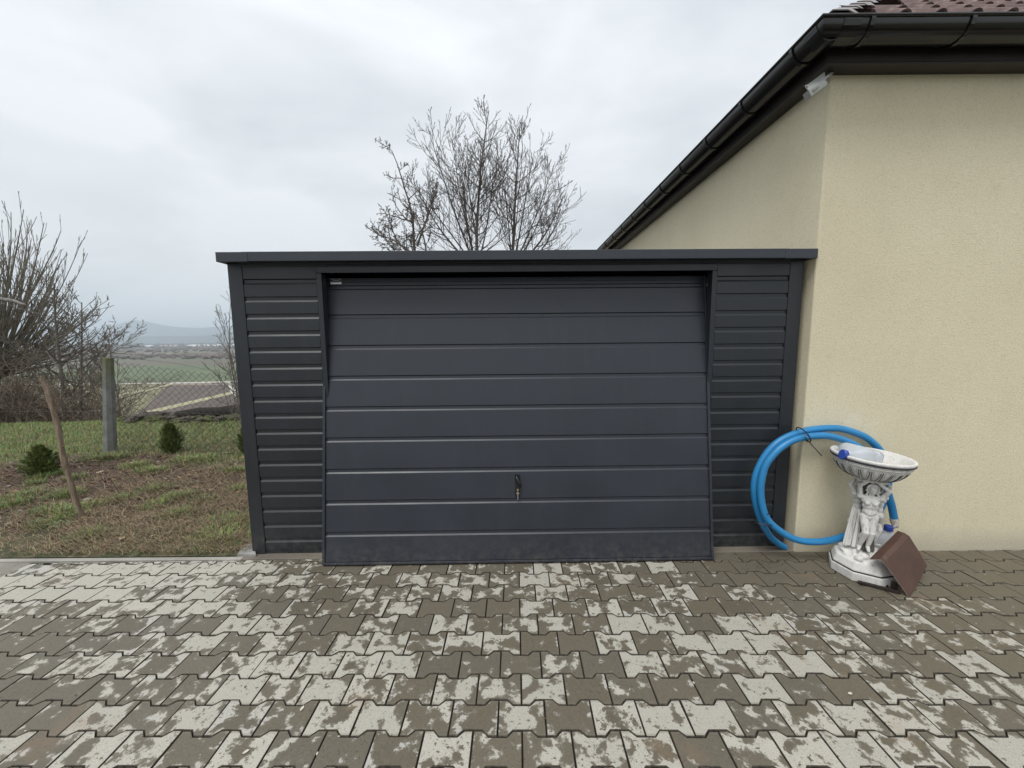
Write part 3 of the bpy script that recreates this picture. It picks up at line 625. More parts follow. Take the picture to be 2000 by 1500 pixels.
# maker's plate, set on the top strip
c=on_door(656,547.5,.0); Rm=Matrix.Rotation(GYAW,4,'Z')
def plate(mb,name,mat,par): 
    o=mb.build(name,mat,par); return o
mb=MB(); mb.box((-.039,-.003,-.020),(.039,0,.020)); lp=mb.build('door_label',M_white,dframe); lp.matrix_local=Matrix.Translation(on_door(656,549.5,-.004)+Vector((0,-.001,0)))@Rt
mb=MB(); mb.box((-.038,-.0034,.013),(.038,-.0031,.0195)); mb.box((-.022,-.0034,.002),(.024,-.0031,.0095)); mb.box((-.038,-.0034,-.002),(-.030,-.0031,.003)); mb.box((.030,-.0034,-.002),(.038,-.0031,.003)); mb.build('printed_band',M_grey,lp)
mb=MB()
for k in range(13):
    x=-.030+k*.0046; mb.box((x,-.0034,-.0085),(x+.0028,-.0031,-.0062+.001*(k%3)))
for k in range(7):
    x=-.010+k*.0042; mb.box((x,-.0037,.011),(x+.003,-.0035,.017+.001*(k%2)))
mb.build('lettering',M_ink,lp)
# ------------------------------------------------------------------ house
HX,HY,ZS=2.0925,2.7736,3.272
house=empty('house',(HX,HY,0)); tag(house,'cream stuccoed house corner with dark brown gutter and tiled roof','house')
def hp(mb,name,mat,par=house,smooth=False,bv=0):
    mb.v=[(x-HX,y-HY,z) for x,y,z in mb.v]; o=mb.build(name,mat,par,smooth)
    if bv: bevel(o,bv)
    return o
def wedge_wall():
    mb=MB()
    # front wall and side wall as one L-shaped solid, a 12 mm rounding on the arris
    prof=[(9,HY),(HX+.010,HY),(HX+.003,HY+.003),(HX,HY+.010),(HX,14),(HX+.3,14),(HX+.3,HY+.3),(9,HY+.3)]; n=len(prof)
    zs=[-.02,ZS+.03]; vs=[(x,y,z) for z in zs for x,y in prof]
    mb.add(vs,[(i,(i+1)%n,n+(i+1)%n,n+i) for i in range(n)]+[tuple(range(n-1,-1,-1)),tuple(range(n,2*n))]); return mb
hp(wedge_wall(),'wall',M_wall)
def sweep(mb,prof,closed=True,x_end=9,y_end=14):
    """profile (outward offset, z) swept round the two eaves with a mitre"""
    n=len(prof); vs=[(x_end,HY-o,z) for o,z in prof]+[(HX-o,HY-o,z) for o,z in prof]+[(HX-o,y_end,z) for o,z in prof]
    fs=[]
    for k in range(2):
        for i in range(n if closed else n-1): fs.append((k*n+i,k*n+(i+1)%n,(k+1)*n+(i+1)%n,(k+1)*n+i))
    if closed: fs+=[tuple(range(n-1,-1,-1)),tuple(range(2*n,3*n))]
    mb.add(vs,fs)
mb=MB(); sweep(mb,[(-.02,ZS+.006),(.100,ZS+.006),(.100,ZS+.02),(-.02,ZS+.02)]); hp(mb,'soffit',M_fasc)
mb=MB(); sweep(mb,[(.1005,ZS),(.112,ZS),(.116,ZS+.008),(.112,ZS+.016),(.112,ZS+.20),(.1005,ZS+.20)]); hp(mb,'fascia',M_fasc)
GR=.088; GOF=.113+GR; GZ=3.415
arc=[(GOF+GR*math.cos(a),GZ+GR*math.sin(a)) for a in np.linspace(0,-PI,15)]; arc2=[(GOF+(GR-.003)*math.cos(a),GZ+(GR-.003)*math.sin(a)) for a in np.linspace(-PI,0,15)]
mb=MB(); sweep(mb,arc+arc2); bead=[(GOF+GR+.004+.009*math.cos(a),GZ+.004+.009*math.sin(a)) for a in np.linspace(0,2*PI,9)[:-1]]
gut=hp(mb,'gutter',M_gutter); smoothen(gut,50)
mb=MB(); sweep(mb,bead); bd=hp(mb,'gutter_lip',M_gutter); bd.parent=gut; smoothen(bd,60)
def bracket_mesh(front,pos,w=.024,t=.010,wide=False):
    mb=MB(); n=12; vs=[]
    for a in np.linspace(.12,-PI,n):
        for o in (GR+.0005,GR+t):
            for s in (-w/2,w/2):
                off=GOF+o*math.cos(a); z=GZ+o*math.sin(a); vs.append((pos+s,HY-off,z) if front else (HX-off,pos+s,z))
    fs=[]
    for i in range(n-1):
        b=i*4; fs+=[(b,b+4,b+5,b+1),(b+2,b+3,b+7,b+6),(b,b+2,b+6,b+4),(b+1,b+5,b+7,b+3)]
    fs+=[(0,1,3,2),((n-1)*4,(n-1)*4+2,(n-1)*4+3,(n-1)*4+1)]
    mb.add(vs,fs); return mb
fx=[at(u,60,y=HY-GOF-GR).x for u in (1703,1899)]; fx.append(fx[1]*2-fx[0]); fx.append(fx[2]*2-fx[1])
for x in fx: hp(bracket_mesh(True,x),'gutter_bracket',M_gutter,gut)
ys_=[]
for u in (1511,1428,1365,1316,1280): ys_.append((HX-GOF-GR)*FPX/(u-1000)/.99-.0)
st=(ys_[4]-ys_[0])/4; 
for k in range(14): hp(bracket_mesh(False,ys_[0]+st*k),'gutter_bracket',M_gutter,gut)
for fr,p in ((True,at(1665,60,y=HY-GOF-GR).x),(False,ys_[0]-.16)): hp(bracket_mesh(fr,p,.10,.0035),'joint_sleeve',M_gutter,gut)
# roof
PA=39.5; PIT=math.tan(R_(PA)); EO=.130; EZ=3.486
M_tile=NT('brown_clay_tile'); 
def tile_mat():
    t=NT('weathered_brown_tile'); p=t.geo(); a=t.noise(p,11,5,.65); b=t.noise(p,90,3,.6)
    c=t.ramp(a,[(.3,(.06,.032,.030)),(.55,(.11,.066,.058)),(.75,(.27,.20,.17))]); t.col(t.mix(1.,c,t.ramp(b,[(.3,.8),(.6,1.1)]),'MULTIPLY')); t.rough(.75); t.bump(b,.4,.003); return t.m
M_tile=tile_mat(); M_flash=plain('grey_brown_flashing',(.21,.185,.175),.45,0,.15,8); M_drip=plain('pale_drip_edge',(.42,.40,.36),.5,0,.1,10)
roof=MB()
E=Vector((HX-EO,HY-EO,EZ)); W=6.5
roof.add([(E.x,E.y,E.z),(9,E.y,E.z),(9,E.y+W,E.z+W*PIT),(E.x+W,E.y+W,E.z+W*PIT)],[(0,1,2,3)])
roof.add([(E.x,E.y,E.z),(E.x,14,E.z),(E.x+W,14,E.z+W*PIT),(E.x+W,E.y+W,E.z+W*PIT)],[(3,2,1,0)])
roof.v=[(x-HX,y-HY,z-.02) for x,y,z in roof.v]; rf=roof.build('roof',M_tile,house,fix=False)
# tile pieces on the front slope: an S-wave pressed tile
TW,TL,HGT=.215,.34,.058
def wave(t): return HGT*(.5+.5*math.cos(2*PI*t))**1.6-.004*math.exp(-((t-.0)/.09)**2)-.004*math.exp(-((t-1.0)/.09)**2)
nseg=12; vs=[];cs_,sn_=math.cos(R_(PA)),math.sin(R_(PA))
for (s,lift) in ((0,.020),(TL+.02,.004)):
    for th in (0,-.011):
        for i in range(nseg+1):
            t=i/nseg; h=wave(t)+lift+th; vs.append((t*TW,s*cs_-h*sn_,s*sn_+h*cs_))
m_=nseg+1; fs=[]
for i in range(nseg): fs+=[(i,i+1,2*m_+i+1,2*m_+i),(m_+i,i+m_+m_*2,m_+i+1+2*m_,m_+i+1),(i,m_+i,m_+i+1,i+1)]
tb=MB(); tb.add(vs,fs); tme=tb.mesh('roof_tile',M_tile,False)
bm=bmesh.new(); bm.from_mesh(tme); bmesh.ops.recalc_face_normals(bm,faces=bm.faces); bm.to_mesh(tme); bm.free()
for row in range(14):
    s=row*TL; y=E.y+.005+s*cs_; z=E.z+s*sn_; x0=E.x+s*cs_+.16
    i0=math.ceil((x0-E.x)/TW)
    for i in range(i0,i0+15):
        x=E.x+i*TW
        if x>5.6: break
        o=link('roof_tile',tme,rf); o.location=(x-HX,y-HY,z)
# side slope tiles as one corrugated sheet (not seen from the drive)
mb=MB(); n_=int((14-E.y)/TW)*6; vs=[];fs=[]
for i in range(n_+1):
    t=i/6; yy=E.y+t*TW; h=wave(t%1)
    a=max(0,0); top=min(W,max(.0,yy-E.y)); 
    for s in (min(.12,top),top): vs.append((E.x+s-h*sn_-HX,yy-HY,E.z+s*PIT+h*cs_))
for i in range(n_): fs.append((2*i,2*i+1,2*i+3,2*i+2))
mb.add(vs,fs); mb.build('side_tiles',M_tile,rf,fix=False)
d=Vector((1,1,PIT)).normalized(); sd=Vector((1,-1,0)).normalized(); upn=d.cross(sd).normalized(); upn=-upn if upn.z<0 else upn
k0=E+d*.10
for q in range(10):
    mb=MB(); a=k0+d*(q*.42); b=k0+d*(q*.42+.45); vs=[]
    for P_,lf in ((a,.036),(b,.028)):
        for s_,h_ in ((-.15,-.075),(-.075,.0),(0,.035),(.075,.0),(.15,-.075)): vs.append(P_+sd*s_+upn*(h_+lf))
    vs2=[Vector(v)-upn*.006 for v in vs]
    mb.add(vs+vs2,[(i,i+1,6+i,5+i) for i in range(4)]+[(10+i,15+i,16+i,11+i) for i in range(4)]+[(i,10+i,11+i,i+1) for i in range(4)]+[(0,5,15,10),(4,14,19,9)])
    mb.v=[(x-HX,y-HY,z) for x,y,z in mb.v]; mb.build('hip_cap',M_flash,rf)
mb=MB(); sweep(mb,[(EO+.012,EZ-.030),(EO+.010,EZ-.012),(.12,EZ+.02),(.12,EZ-.0),(EO+.006,EZ-.034)]); hp(mb,'drip_edge',M_drip)
# security lamp under the eaves
M_galv=plain('grey_cast_metal',(.42,.43,.41),.5,.3,.12,30)
lamp=empty('flood_light',at(1605,160,y=2.70)); tag(lamp,'small grey metal lamp housing fixed at the house corner under the eaves','lamp')
def lamp_part(mb,name,mat): 
    L=lamp.location; mb.v=[tuple(Vector(v)-L) for v in mb.v]; o=mb.build(name,mat,lamp); bevel(o,.0015); return o
Y1=2.62; Y2=2.70
P=lambda u,v_,y: at(u,v_,y=y)
top=[P(1611,141,Y2),P(1577,167,Y2)]; mid=[P(1613,156,Y1),P(1579,176,Y1)]; bot=[P(1618,164,Y1+.01),P(1585,188.5,Y1+.01)]
mb=MB(); q=[top[0],top[1],mid[1],mid[0]]; off=Vector((0,.006,0)); 
mb.add(q+[p+off+Vector((0,0,.006)) for p in q],[(0,1,2,3),(7,6,5,4),(0,4,5,1),(1,5,6,2),(2,6,7,3),(3,7,4,0)]); lamp_part(mb,'top_cover',M_galv)
mb=MB(); q=[mid[0],mid[1],bot[1],bot[0]]; off=Vector((0,.05,0)); mb.add(q+[p+off for p in q],[(0,1,2,3),(7,6,5,4),(0,4,5,1),(1,5,6,2),(2,6,7,3),(3,7,4,0)]); lamp_part(mb,'side_cover',M_galv)
mb=MB(); mb.tube([P(1572.5,168,Y1),P(1577,166.5,Y1)],.004,6); mb.tube([P(1572.5,169,Y1),P(1578,176,Y1)],.0025,6); lamp_part(mb,'front_lip',M_galv)
mb=MB(); q=[P(1612,157,Y2),P(1619,149,Y2),P(1624,149,Y2+.02),P(1631,139,Y2+.05),P(1624,139,Y2+.05),P(1618,146,Y2),P(1611,150,Y2)]; n=len(q); off=Vector((0,.02,0))
mb.add(q+[p+off for p in q],[tuple(range(n)),tuple(range(2*n-1,n-1,-1))]+[(i,n+i,n+(i+1)%n,(i+1)%n) for i in range(n)]); lamp_part(mb,'bracket',M_galv)
mb=MB()
def stroke(a,b,r=.0012): mb.tube([a,b],r,4)
def lp_(s,t): # on side cover: s along 0..1, t 0..1 up
    a=bot[1].lerp(bot[0],s); b=mid[1].lerp(mid[0],s); return a.lerp(b,t)+Vector((0,-.0015,0))
for k in range(3):
    s=.16+k*.13; stroke(lp_(s,.25),lp_(s,.7)); stroke(lp_(s+.08,.25),lp_(s+.08,.7)); stroke(lp_(s,.7 if k!=1 else .25),lp_(s+.08,.25 if k==0 else (.7 if k==2 else .25)))
lamp_part(mb,'lettering',M_grey)
# ------------------------------------------------------------------ hose
M_hose=plain('blue_water_pipe',(.022,.21,.46),.4,0,.12,6,.1,300,.001); M_tie=plain('black_cable_tie',(.01,.01,.012),.5)
O6=(1440,800,3.845)
def h6(x,y,Y): return at(O6[0]+x/O6[2],O6[1]+y/O6[2],y=Y)
raw=[(356,1034,2.80),(300,1000,2.79),(250,955,2.77),(190,860,2.745),(147,740,2.74),(127,620,2.735),(134,520,2.735),(168,420,2.735),(240,305,2.735),(340,222,2.735),(480,167,2.738),(620,144,2.738),(760,142,2.738),(880,172,2.738),(985,222,2.735),(1085,325,2.73),(1128,450,2.725),(1130,560,2.715),(1105,660,2.705),(1060,760,2.69),(960,870,2.67),(870,928,2.655),(790,957,2.65),(680,985,2.645),(560,993,2.645),(440,975,2.65),(330,918,2.66),(235,835,2.67),(192,740,2.68),(176,620,2.69),(184,520,2.695),(218,410,2.695),(300,308,2.695),(400,240,2.695),(500,208,2.695),(620,195,2.695),(720,205,2.69),(850,250,2.685),(980,330,2.68),(1080,430,2.68),(1112,530,2.675),(1135,640,2.675),(1160,730,2.675),(1178,826,2.672)]
ctrl=[h6(*p) for p in raw]
def catmull(P,n=5):
    out=[]
    for i in range(len(P)-1):
        a,b,c,d=P[max(i-1,0)],P[i],P[i+1],P[min(i+2,len(P)-1)]
        for k in range(n):
            t=k/n; out.append(.5*((2*b)+(c-a)*t+(2*a-5*b+4*c-d)*t*t+(3*b-a-3*c+d)*t**3))
    out.append(P[-1]); return out
hose=empty('blue_hose',(2.2,2.7,0)); tag(hose,'coil of thick bright blue water pipe leaning on the house corner','hose')
path=catmull(ctrl); HL=hose.location
mb=MB(); mb.tube([p-HL for p in path],.0236,14); o=mb.build('pipe',M_hose,hose,True); smoothen(o,50)
def ring(c,tdir,rad,r=.003,sx=1.,sy=1.):
    t=tdir.normalized(); u=t.cross(Vector((0,1,0))).normalized(); w=t.cross(u); return [c+u*(rad*sx*math.cos(a))+w*(rad*sy*math.sin(a)) for a in np.linspace(0,2*PI,17)]
for (x,y,x2,y2) in ((483,166,510,208),(168,842,238,842),):
    a=h6(x,y,2.70); b=h6(x2,y2,2.70); c=(a+b)/2; 
    t=Vector((0,1,0)).cross(b-a) ; mb=MB(); w=(b-a).length/2+.036; wd=(b-a).normalized() if (b-a).length>.01 else Vector((1,0,0)); 
    mb.tube([c+wd*(w*math.cos(q))+Vector((0,1,0))*(.055*math.sin(q)) -HL for q in np.linspace(0,2*PI,25)],.0042,5); mb.build('cable_tie',M_tie,hose)
mb=MB(); mb.tube([h6(505,205,2.655)-HL,h6(560,265,2.64)-HL,h6(635,348,2.62)-HL],.0028,4); mb.tube([h6(490,170,2.655)-HL,h6(515,190,2.64)-HL,h6(548,208,2.63)-HL],.0025,4); mb.build('tie_tail',M_tie,hose)
mb=MB(); mb.tube([h6(225,790,2.65)-HL,h6(250,760,2.64)-HL,h6(272,733,2.63)-HL],.0022,4); mb.build('tie_tail',M_tie,hose)
def plastic(name,c=(.72,.76,.80),tr=.45):
    t=NT(name); t.col(c); t.rough(.32); t.b.inputs['Transmission Weight'].default_value=tr; t.b.inputs['IOR'].default_value=1.3
    t.b.inputs['Subsurface Weight'].default_value=.25; t.b.inputs['Subsurface Radius'].default_value=(.02,.02,.02); return t.m
M_jerry=plastic('milky_plastic'); M_cap=plain('blue_cap_plastic',(.025,.065,.34),.4,0,.08)
mb=MB(); mb.tube([h6(1178,826,2.672)-HL,h6(1183,850,2.66)-HL,h6(1186,874,2.65)-HL,h6(1170,885,2.64)-HL],[.027,.024,.020,.008],10); o=mb.build('clear_end_piece',plain('clear_tape',(.42,.38,.33),.25,0,.4,60,.6,60,.01),hose); smoothen(o,60)
# ------------------------------------------------------------------ jerrycans
def jerry(name,mtx,label,grp=None):
    o=empty(name); o.matrix_world=mtx; tag(o,label,'canister','blue-capped plastic canisters')
    bm=bmesh.new(); W_,D_=.095,.065
    rings=[(0,.90,.86),(.012,1,1),(.06,1,1),(.068,.975,.96),(.085,.975,.96),(.093,1,1),(.155,1,1),(.185,.93,.90),(.215,.70,.66),(.235,.36,.42),(.245,.22,.32),(.265,.22,.32)]
    prev=None; n=28
    for z,a,b in rings:
        vs=[]
        for j in range(n):
            t=2*PI*j/n; e=.42 if z<.2 else .7; cx=math.copysign(abs(math.cos(t))**e,math.cos(t)); cy=math.copysign(abs(math.sin(t))**e,math.sin(t))
            vs.append(bm.verts.new((W_*a*cx-(0.02*(z-.19)/.07 if z>.19 else 0),D_*b*cy,z)))
        if prev:
            for j in range(n): bm.faces.new((prev[j],prev[(j+1)%n],vs[(j+1)%n],vs[j]))
        else: bm.faces.new(vs[::-1])
        prev=vs
    bm.faces.new(prev); me=bpy.data.meshes.new('bottle'); bm.to_mesh(me); bm.free(); me.materials.append(M_jerry); b=link('bottle',me,o); smoothen(b,60)
    mb=MB(); mb.lathe([(.0255,-.004),(.0255,.026),(.022,.030)],24,(-.02,0,.258),lambda i,a:.03*(math.cos(12*a)>0)); mb.build('cap',M_cap,o)
    mb=MB(); mb.tube([(.075,0,.19),(.068,0,.226),(.03,0,.243),(.0,0,.243)],[.011,.011,.010,.009],10); h=mb.build('grip',M_jerry,o,True)
    return o
# ------------------------------------------------------------------ statue
SC=at(1683,1116,z=0); SC=Vector((SC.x,SC.y,0))
def stone_mat(name,dirt=.5):
    t=NT(name); p=t.obj(); a=t.noise(p,14,5,.65); st=t.noise(t.vscale(p,(60,60,9)),1.,5,.65); f=t.noise(p,220,3,.6)
    c=t.ramp(a,[(.3,(.58,.565,.53)),(.6,(.70,.69,.66))]); c=t.mix(t.math('MULTIPLY',t.ramp(st,[(.53,0.),(.66,1.)]),dirt),c,(.13,.12,.12))
    c=t.mix(t.ramp(t.noise(p,55,4,.7),[(.62,0.),(.72,.6)]),c,(.30,.28,.25)); t.col(c); t.rough(.8); t.bump(t.math('ADD',f,t.math('MULTIPLY',a,2.)),.35,.002); return t.m
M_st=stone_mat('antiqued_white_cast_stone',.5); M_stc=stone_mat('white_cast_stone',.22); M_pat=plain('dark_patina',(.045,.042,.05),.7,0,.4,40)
bath=empty('bird_bath',SC,R_(-34)); tag(bath,'white cast-stone bird bath carried by three standing female figures','bird bath')
def remesh(name,prims,mat,vox=.0035,par=bath,sm=2,disp=None):
    """prims: ('c',p0,r0,p1,r1) tapered limb, ('e',centre,(rx,ry,rz),rot z,tilt)"""
    mb=MB()
    for pr in prims:
        if pr[0]=='c':
            _,a,ra_,b,rb=pr; a=Vector(a);b=Vector(b); d=(b-a); L=d.length; d.normalize()
            ps=[];rs=[]
            for k in range(5): t=math.cos(PI/2-PI/2*k/4*1.) ; ps.append(a-d*ra_*math.cos(PI/2*k/4)); rs.append(max(1e-4,ra_*math.sin(PI/2*k/4)))
            for k in range(5): ps.append(b+d*rb*math.sin(PI/2*k/4)); rs.append(max(1e-4,rb*math.cos(PI/2*k/4)))
            mb.tube(ps,rs,12)
        else:
            _,c,r,*ro=pr; v,f=ico(2); m=Matrix.Diagonal(r).to_3x3()
            if ro: m=Matrix.Rotation(ro[0],3,'Z')@Matrix.Rotation(ro[1] if len(ro)>1 else 0,3,'Y')@m
            mb.add([Vector(c)+m@Vector(q) for q in v.tolist()],[tuple(q) for q in f.tolist()])
    me=mb.mesh(name,mat); o=link(name+'_tmp',me); bm=bmesh.new(); bm.from_mesh(me); bmesh.ops.recalc_face_normals(bm,faces=bm.faces); bm.to_mesh(me); bm.free()
    m=o.modifiers.new('r','REMESH'); m.mode='VOXEL'; m.voxel_size=vox; m.use_smooth_shade=True
    if sm: s=o.modifiers.new('s','SMOOTH'); s.factor=.5; s.iterations=sm
    dg=bpy.context.evaluated_depsgraph_get(); me2=bpy.data.meshes.new_from_object(o.evaluated_get(dg)); bpy.data.objects.remove(o); me2.name=name
    if disp: 
        for v in me2.vertices: v.co+=v.normal*disp(v.co)
    me2.materials.clear(); me2.materials.append(mat); me2.polygons.foreach_set('use_smooth',[True]*len(me2.polygons))
    return link(name,me2,par)
H=.455; Z0=.185
def figure(ang,rad,pose,hair=True):
    """one standing figure, front towards -y before the turn"""
    Rz=Matrix.Rotation(ang,3,'Z')
    def T(x,y,z): return Rz@Vector((x*H,y*H-rad,z*H))+Vector((0,0,Z0))
    pr=[]
    def c(a,ra_,b,rb): pr.append(('c',T(*a),ra_*H,T(*b),rb*H))
    def e(p,r,tz=0,ty=0): pr.append(('e',T(*p),tuple(q*H for q in r),ang+tz,ty))
    s=pose
    # legs: weight on one leg, the other knee bent forward and crossing
    hipL,hipR=(-.052,0,.49),(.052,0,.50)
    c(hipR,.056,(.040*s,-.025,.27),.040); c((.040*s,-.025,.27),.045,(.018*s,.01,.045),.026); c((.018*s,.01,.04),.027,(.02*s,-.085,.012),.018)
    c(hipL,.056,(-.035*s,-.085,.285),.040); c((-.035*s,-.085,.285),.044,(-.075*s,-.01,.05),.026); c((-.075*s,-.01,.045),.027,(-.095*s,-.095,.014),.018)
    e((.028*s,.012,.20),(.040,.042,.075)); e((-.056*s,-.035,.20),(.040,.042,.07))
    # pelvis, belly, ribs
    e((0,.008,.505),(.098,.070,.065)); e((0,.0,.575),(.088,.064,.075)); e((.002,-.012,.555),(.05,.058,.05)); e((0,0,.665),(.092,.066,.085)); e((0,.0,.735),(.108,.062,.062))
    e((-.043,-.052,.715),(.036,.034,.034)); e((.043,-.052,.715),(.036,.034,.034)); e((-.042,.04,.50),(.05,.045,.055)); e((.042,.04,.50),(.05,.045,.055))
    # shoulders, neck, head
    e((-.118,.0,.79),(.042,.040,.040)); e((.118,.0,.79),(.042,.040,.040)); c((-.105,0,.785),.034,(.105,0,.785),.034)
    c((0,.002,.79),.036,(.006,-.008,.855),.030)
    hx,hy,hz=.014,-.022,.912; e((hx,hy,hz),(.049,.056,.066)); e((hx,hy-.024,hz-.028),(.033,.034,.034)); e((hx,hy-.058,hz-.008),(.0085,.013,.017))
    e((hx-.019,hy-.049,hz+.010),(.013,.010,.006)); e((hx+.019,hy-.049,hz+.010),(.013,.010,.006)); e((hx,hy-.052,hz-.034),(.014,.009,.006))
    # raised arms bent over the head
    for sx in (-1,1):
        el=(sx*.185 if sx>0 else sx*.135,-.035,.955 if sx<0 else .925); c((sx*.118,0,.80),.033,el,.026); c(el,.026,(sx*.04,-.03,1.035),.018)
        hpos=(sx*.01,-.035,1.05); e(hpos,(.026,.022,.013))
        for k in range(4): c((sx*.02-sx*k*.012,-.045-.004*k,1.05),.0062,(sx*.0-sx*k*.013-sx*.025,-.06,1.056+.002*k),.005)
    f=remesh('figure',pr,M_st,.0021,bath,1)
    if hair:
        hp_=[]
        r0=random.Random(int(ang*10)+5)
        for k in range(30):
            a=PI*(k/29)*1.25-PI*.125; q=(hx-.055*math.cos(a),hy+.006+.01*r0.random(),hz+.012+.055*max(0,math.sin(a))); hp_.append(('e',T(*q),(.017*H*1.1,.022*H,.017*H)))
        for sx in (-1,1):
            for k in range(7): hp_.append(('e',T(hx+sx*(.058+.010*math.sin(k*1.9)),hy+.008+.008*math.cos(k*2.1),hz-.0-.021*k),(.017*H,.017*H,.013*H)))
        hp_.append(('e',T(hx,hy+.035,hz+.01),(.062*H,.05*H,.066*H)))
        h=remesh('hair',hp_,M_st,.0022,f,1)
    return f
random.seed(11)
for a_,ps in ((0,1),(R_(122),-1),(R_(-122),1)): figure(a_,.056,ps)
# drapery core: fluted cloth between the figures, antiqued and coloured dark to deepen the recess
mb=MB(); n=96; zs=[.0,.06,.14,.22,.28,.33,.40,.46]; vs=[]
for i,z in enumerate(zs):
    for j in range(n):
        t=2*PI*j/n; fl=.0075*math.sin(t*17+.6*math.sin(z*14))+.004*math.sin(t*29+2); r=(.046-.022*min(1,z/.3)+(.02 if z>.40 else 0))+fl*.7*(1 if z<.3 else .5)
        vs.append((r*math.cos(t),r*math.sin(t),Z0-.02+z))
mb.add(vs,[(i*n+j,i*n+(j+1)%n,(i+1)*n+(j+1)%n,(i+1)*n+j) for i in range(len(zs)-1) for j in range(n)]); o=mb.build('drapery',plain('antiqued_recess_stone',(.13,.12,.115),.8,0,.5,30),bath,True)
dr=[]
for k in range(7):
    x=-.088+.0105*k; y0=-.030-.008*math.sin(k*1.7); dr.append(('c',Vector((x*.75-.012,y0+.012,Z0+.27-.008*k)),.0042,Vector((x*1.1-.018,y0-.018,Z0+.0)),.0058))
remesh('cloth_fold',dr,M_st,.0026,bath,1)
# leafy capital under the bowl
cp=[('e',Vector((0,0,Z0+.475)),(.062,.062,.022))]
for k in range(12):
    t=2*PI*k/12; cp.append(('e',Vector((.062*math.cos(t),.062*math.sin(t),Z0+.47+.006*math.sin(3*t))),(.026,.020,.016),t,.4)); cp.append(('e',Vector((.09*math.cos(t+.2),.09*math.sin(t+.2),Z0+.488)),(.022,.018,.011),t,.3))
remesh('capital',cp,M_st,.0035,bath,1,lambda c:.004*mn.noise(c*70))
# base: two-step octagonal plinth and rocky mound
def octa(mb,r0,z0,r1,z1,n=8,ph=PI/8):
    vs=[(r0*math.cos(2*PI*j/n+ph),r0*math.sin(2*PI*j/n+ph),z0) for j in range(n)]+[(r1*math.cos(2*PI*j/n+ph),r1*math.sin(2*PI*j/n+ph),z1) for j in range(n)]
    mb.add(vs,[(i,(i+1)%n,n+(i+1)%n,n+i) for i in range(n)]+[tuple(range(n-1,-1,-1)),tuple(range(n,2*n))])
mb=MB(); octa(mb,.186,0,.190,.062); o=mb.build('plinth',M_stc,bath); bevel(o,.007,3,20)
mb=MB(); octa(mb,.181,.064,.160,.125); o=mb.build('plinth',M_stc,bath); bevel(o,.012,3,20)
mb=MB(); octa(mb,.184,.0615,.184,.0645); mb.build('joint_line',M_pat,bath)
mo=[('e',Vector((0,0,.115)),(.150,.150,.05))]
for k in range(34):
    t=random.uniform(0,6.28); r=random.uniform(.03,.125); mo.append(('e',Vector((r*math.cos(t),r*math.sin(t),.172-.24*r+random.uniform(-.006,.006))),(random.uniform(.018,.04),random.uniform(.018,.035),random.uniform(.012,.022)),t))
remesh('rocky_mound',mo,M_stc,.005,bath,1,lambda c:.005*mn.noise(c*45))
mb=MB(); mb.box((.088,-.168-.012,.006),(.112,-.155,.046)); o=mb.build('drain_block',plain('brown_iron',(.04,.028,.024),.5),bath); o.rotation_euler[2]=R_(14)
# bowl
bowl=empty('bowl_turn'); bpy.data.objects.remove(bowl)
BZ=Z0+.478
prof_out=[(.045,0),(.10,.004),(.150,.018),(.195,.040),(.232,.066),(.252,.086)]
def rib(i,a): return (0.030*abs(math.sin(a*13))**.6-.012) if 1<=i<=4 else 0
mb=MB(); n=208
pin=[(.045,0),(.090,.002),(.130,.009),(.165,.021),(.195,.038),(.220,.060),(.238,.083),(.247,.102)]
mb.lathe(pin+[(.249,.108)],n,(0,0,0),lambda i,a:(.060*abs(math.sin(a*11))**.5-.030)*math.sin(PI*min(1,i/7.5)) if 1<=i<=7 else 0)
bowl=mb.build('bowl',M_st,bath,True); smoothen(bowl,60)
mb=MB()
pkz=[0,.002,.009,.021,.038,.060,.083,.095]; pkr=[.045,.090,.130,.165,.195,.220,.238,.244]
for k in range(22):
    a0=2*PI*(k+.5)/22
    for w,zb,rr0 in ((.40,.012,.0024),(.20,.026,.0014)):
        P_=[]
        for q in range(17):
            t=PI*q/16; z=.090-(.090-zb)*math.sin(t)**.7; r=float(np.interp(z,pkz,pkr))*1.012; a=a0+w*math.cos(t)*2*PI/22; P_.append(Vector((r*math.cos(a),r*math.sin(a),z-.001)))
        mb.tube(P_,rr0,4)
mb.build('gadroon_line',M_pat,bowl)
mb=MB()
def ringlathe(pr): mb.lathe(pr,96)
def torus(mb,r,z,rx,rz,n=96,k=10):
    vs=[(( r+rx*math.cos(2*PI*q/k))*math.cos(2*PI*j/n),(r+rx*math.cos(2*PI*q/k))*math.sin(2*PI*j/n),z+rz*math.sin(2*PI*q/k)) for j in range(n) for q in range(k)]
    mb.add(vs,[(j*k+q,((j+1)%n)*k+q,((j+1)%n)*k+(q+1)%k,j*k+(q+1)%k) for j in range(n) for q in range(k)])
mb=MB(); torus(mb,.254,.113,.008,.005); torus(mb,.258,.125,.006,.005); o=mb.build('moulding',M_st,bowl,True)
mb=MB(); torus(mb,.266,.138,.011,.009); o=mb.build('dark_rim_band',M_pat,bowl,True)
mb=MB(); # rim and inside
vs=[]; pr=[(.250,.105),(.264,.132),(.276,.146),(.279,.154),(.274,.161),(.260,.163),(.248,.155),(.215,.115),(.16,.072),(.08,.047),(.002,.044)]; n=96
for r,z in pr:
    for j in range(n): t=2*PI*j/n; vs.append((r*math.cos(t),r*math.sin(t),z))
mb.add(vs,[(i*n+j,i*n+(j+1)%n,(i+1)*n+(j+1)%n,(i+1)*n+j) for i in range(len(pr)-1) for j in range(n)]+[tuple((len(pr)-1)*n+j for j in range(n))]); o=mb.build('rim',M_stc,bowl,True)
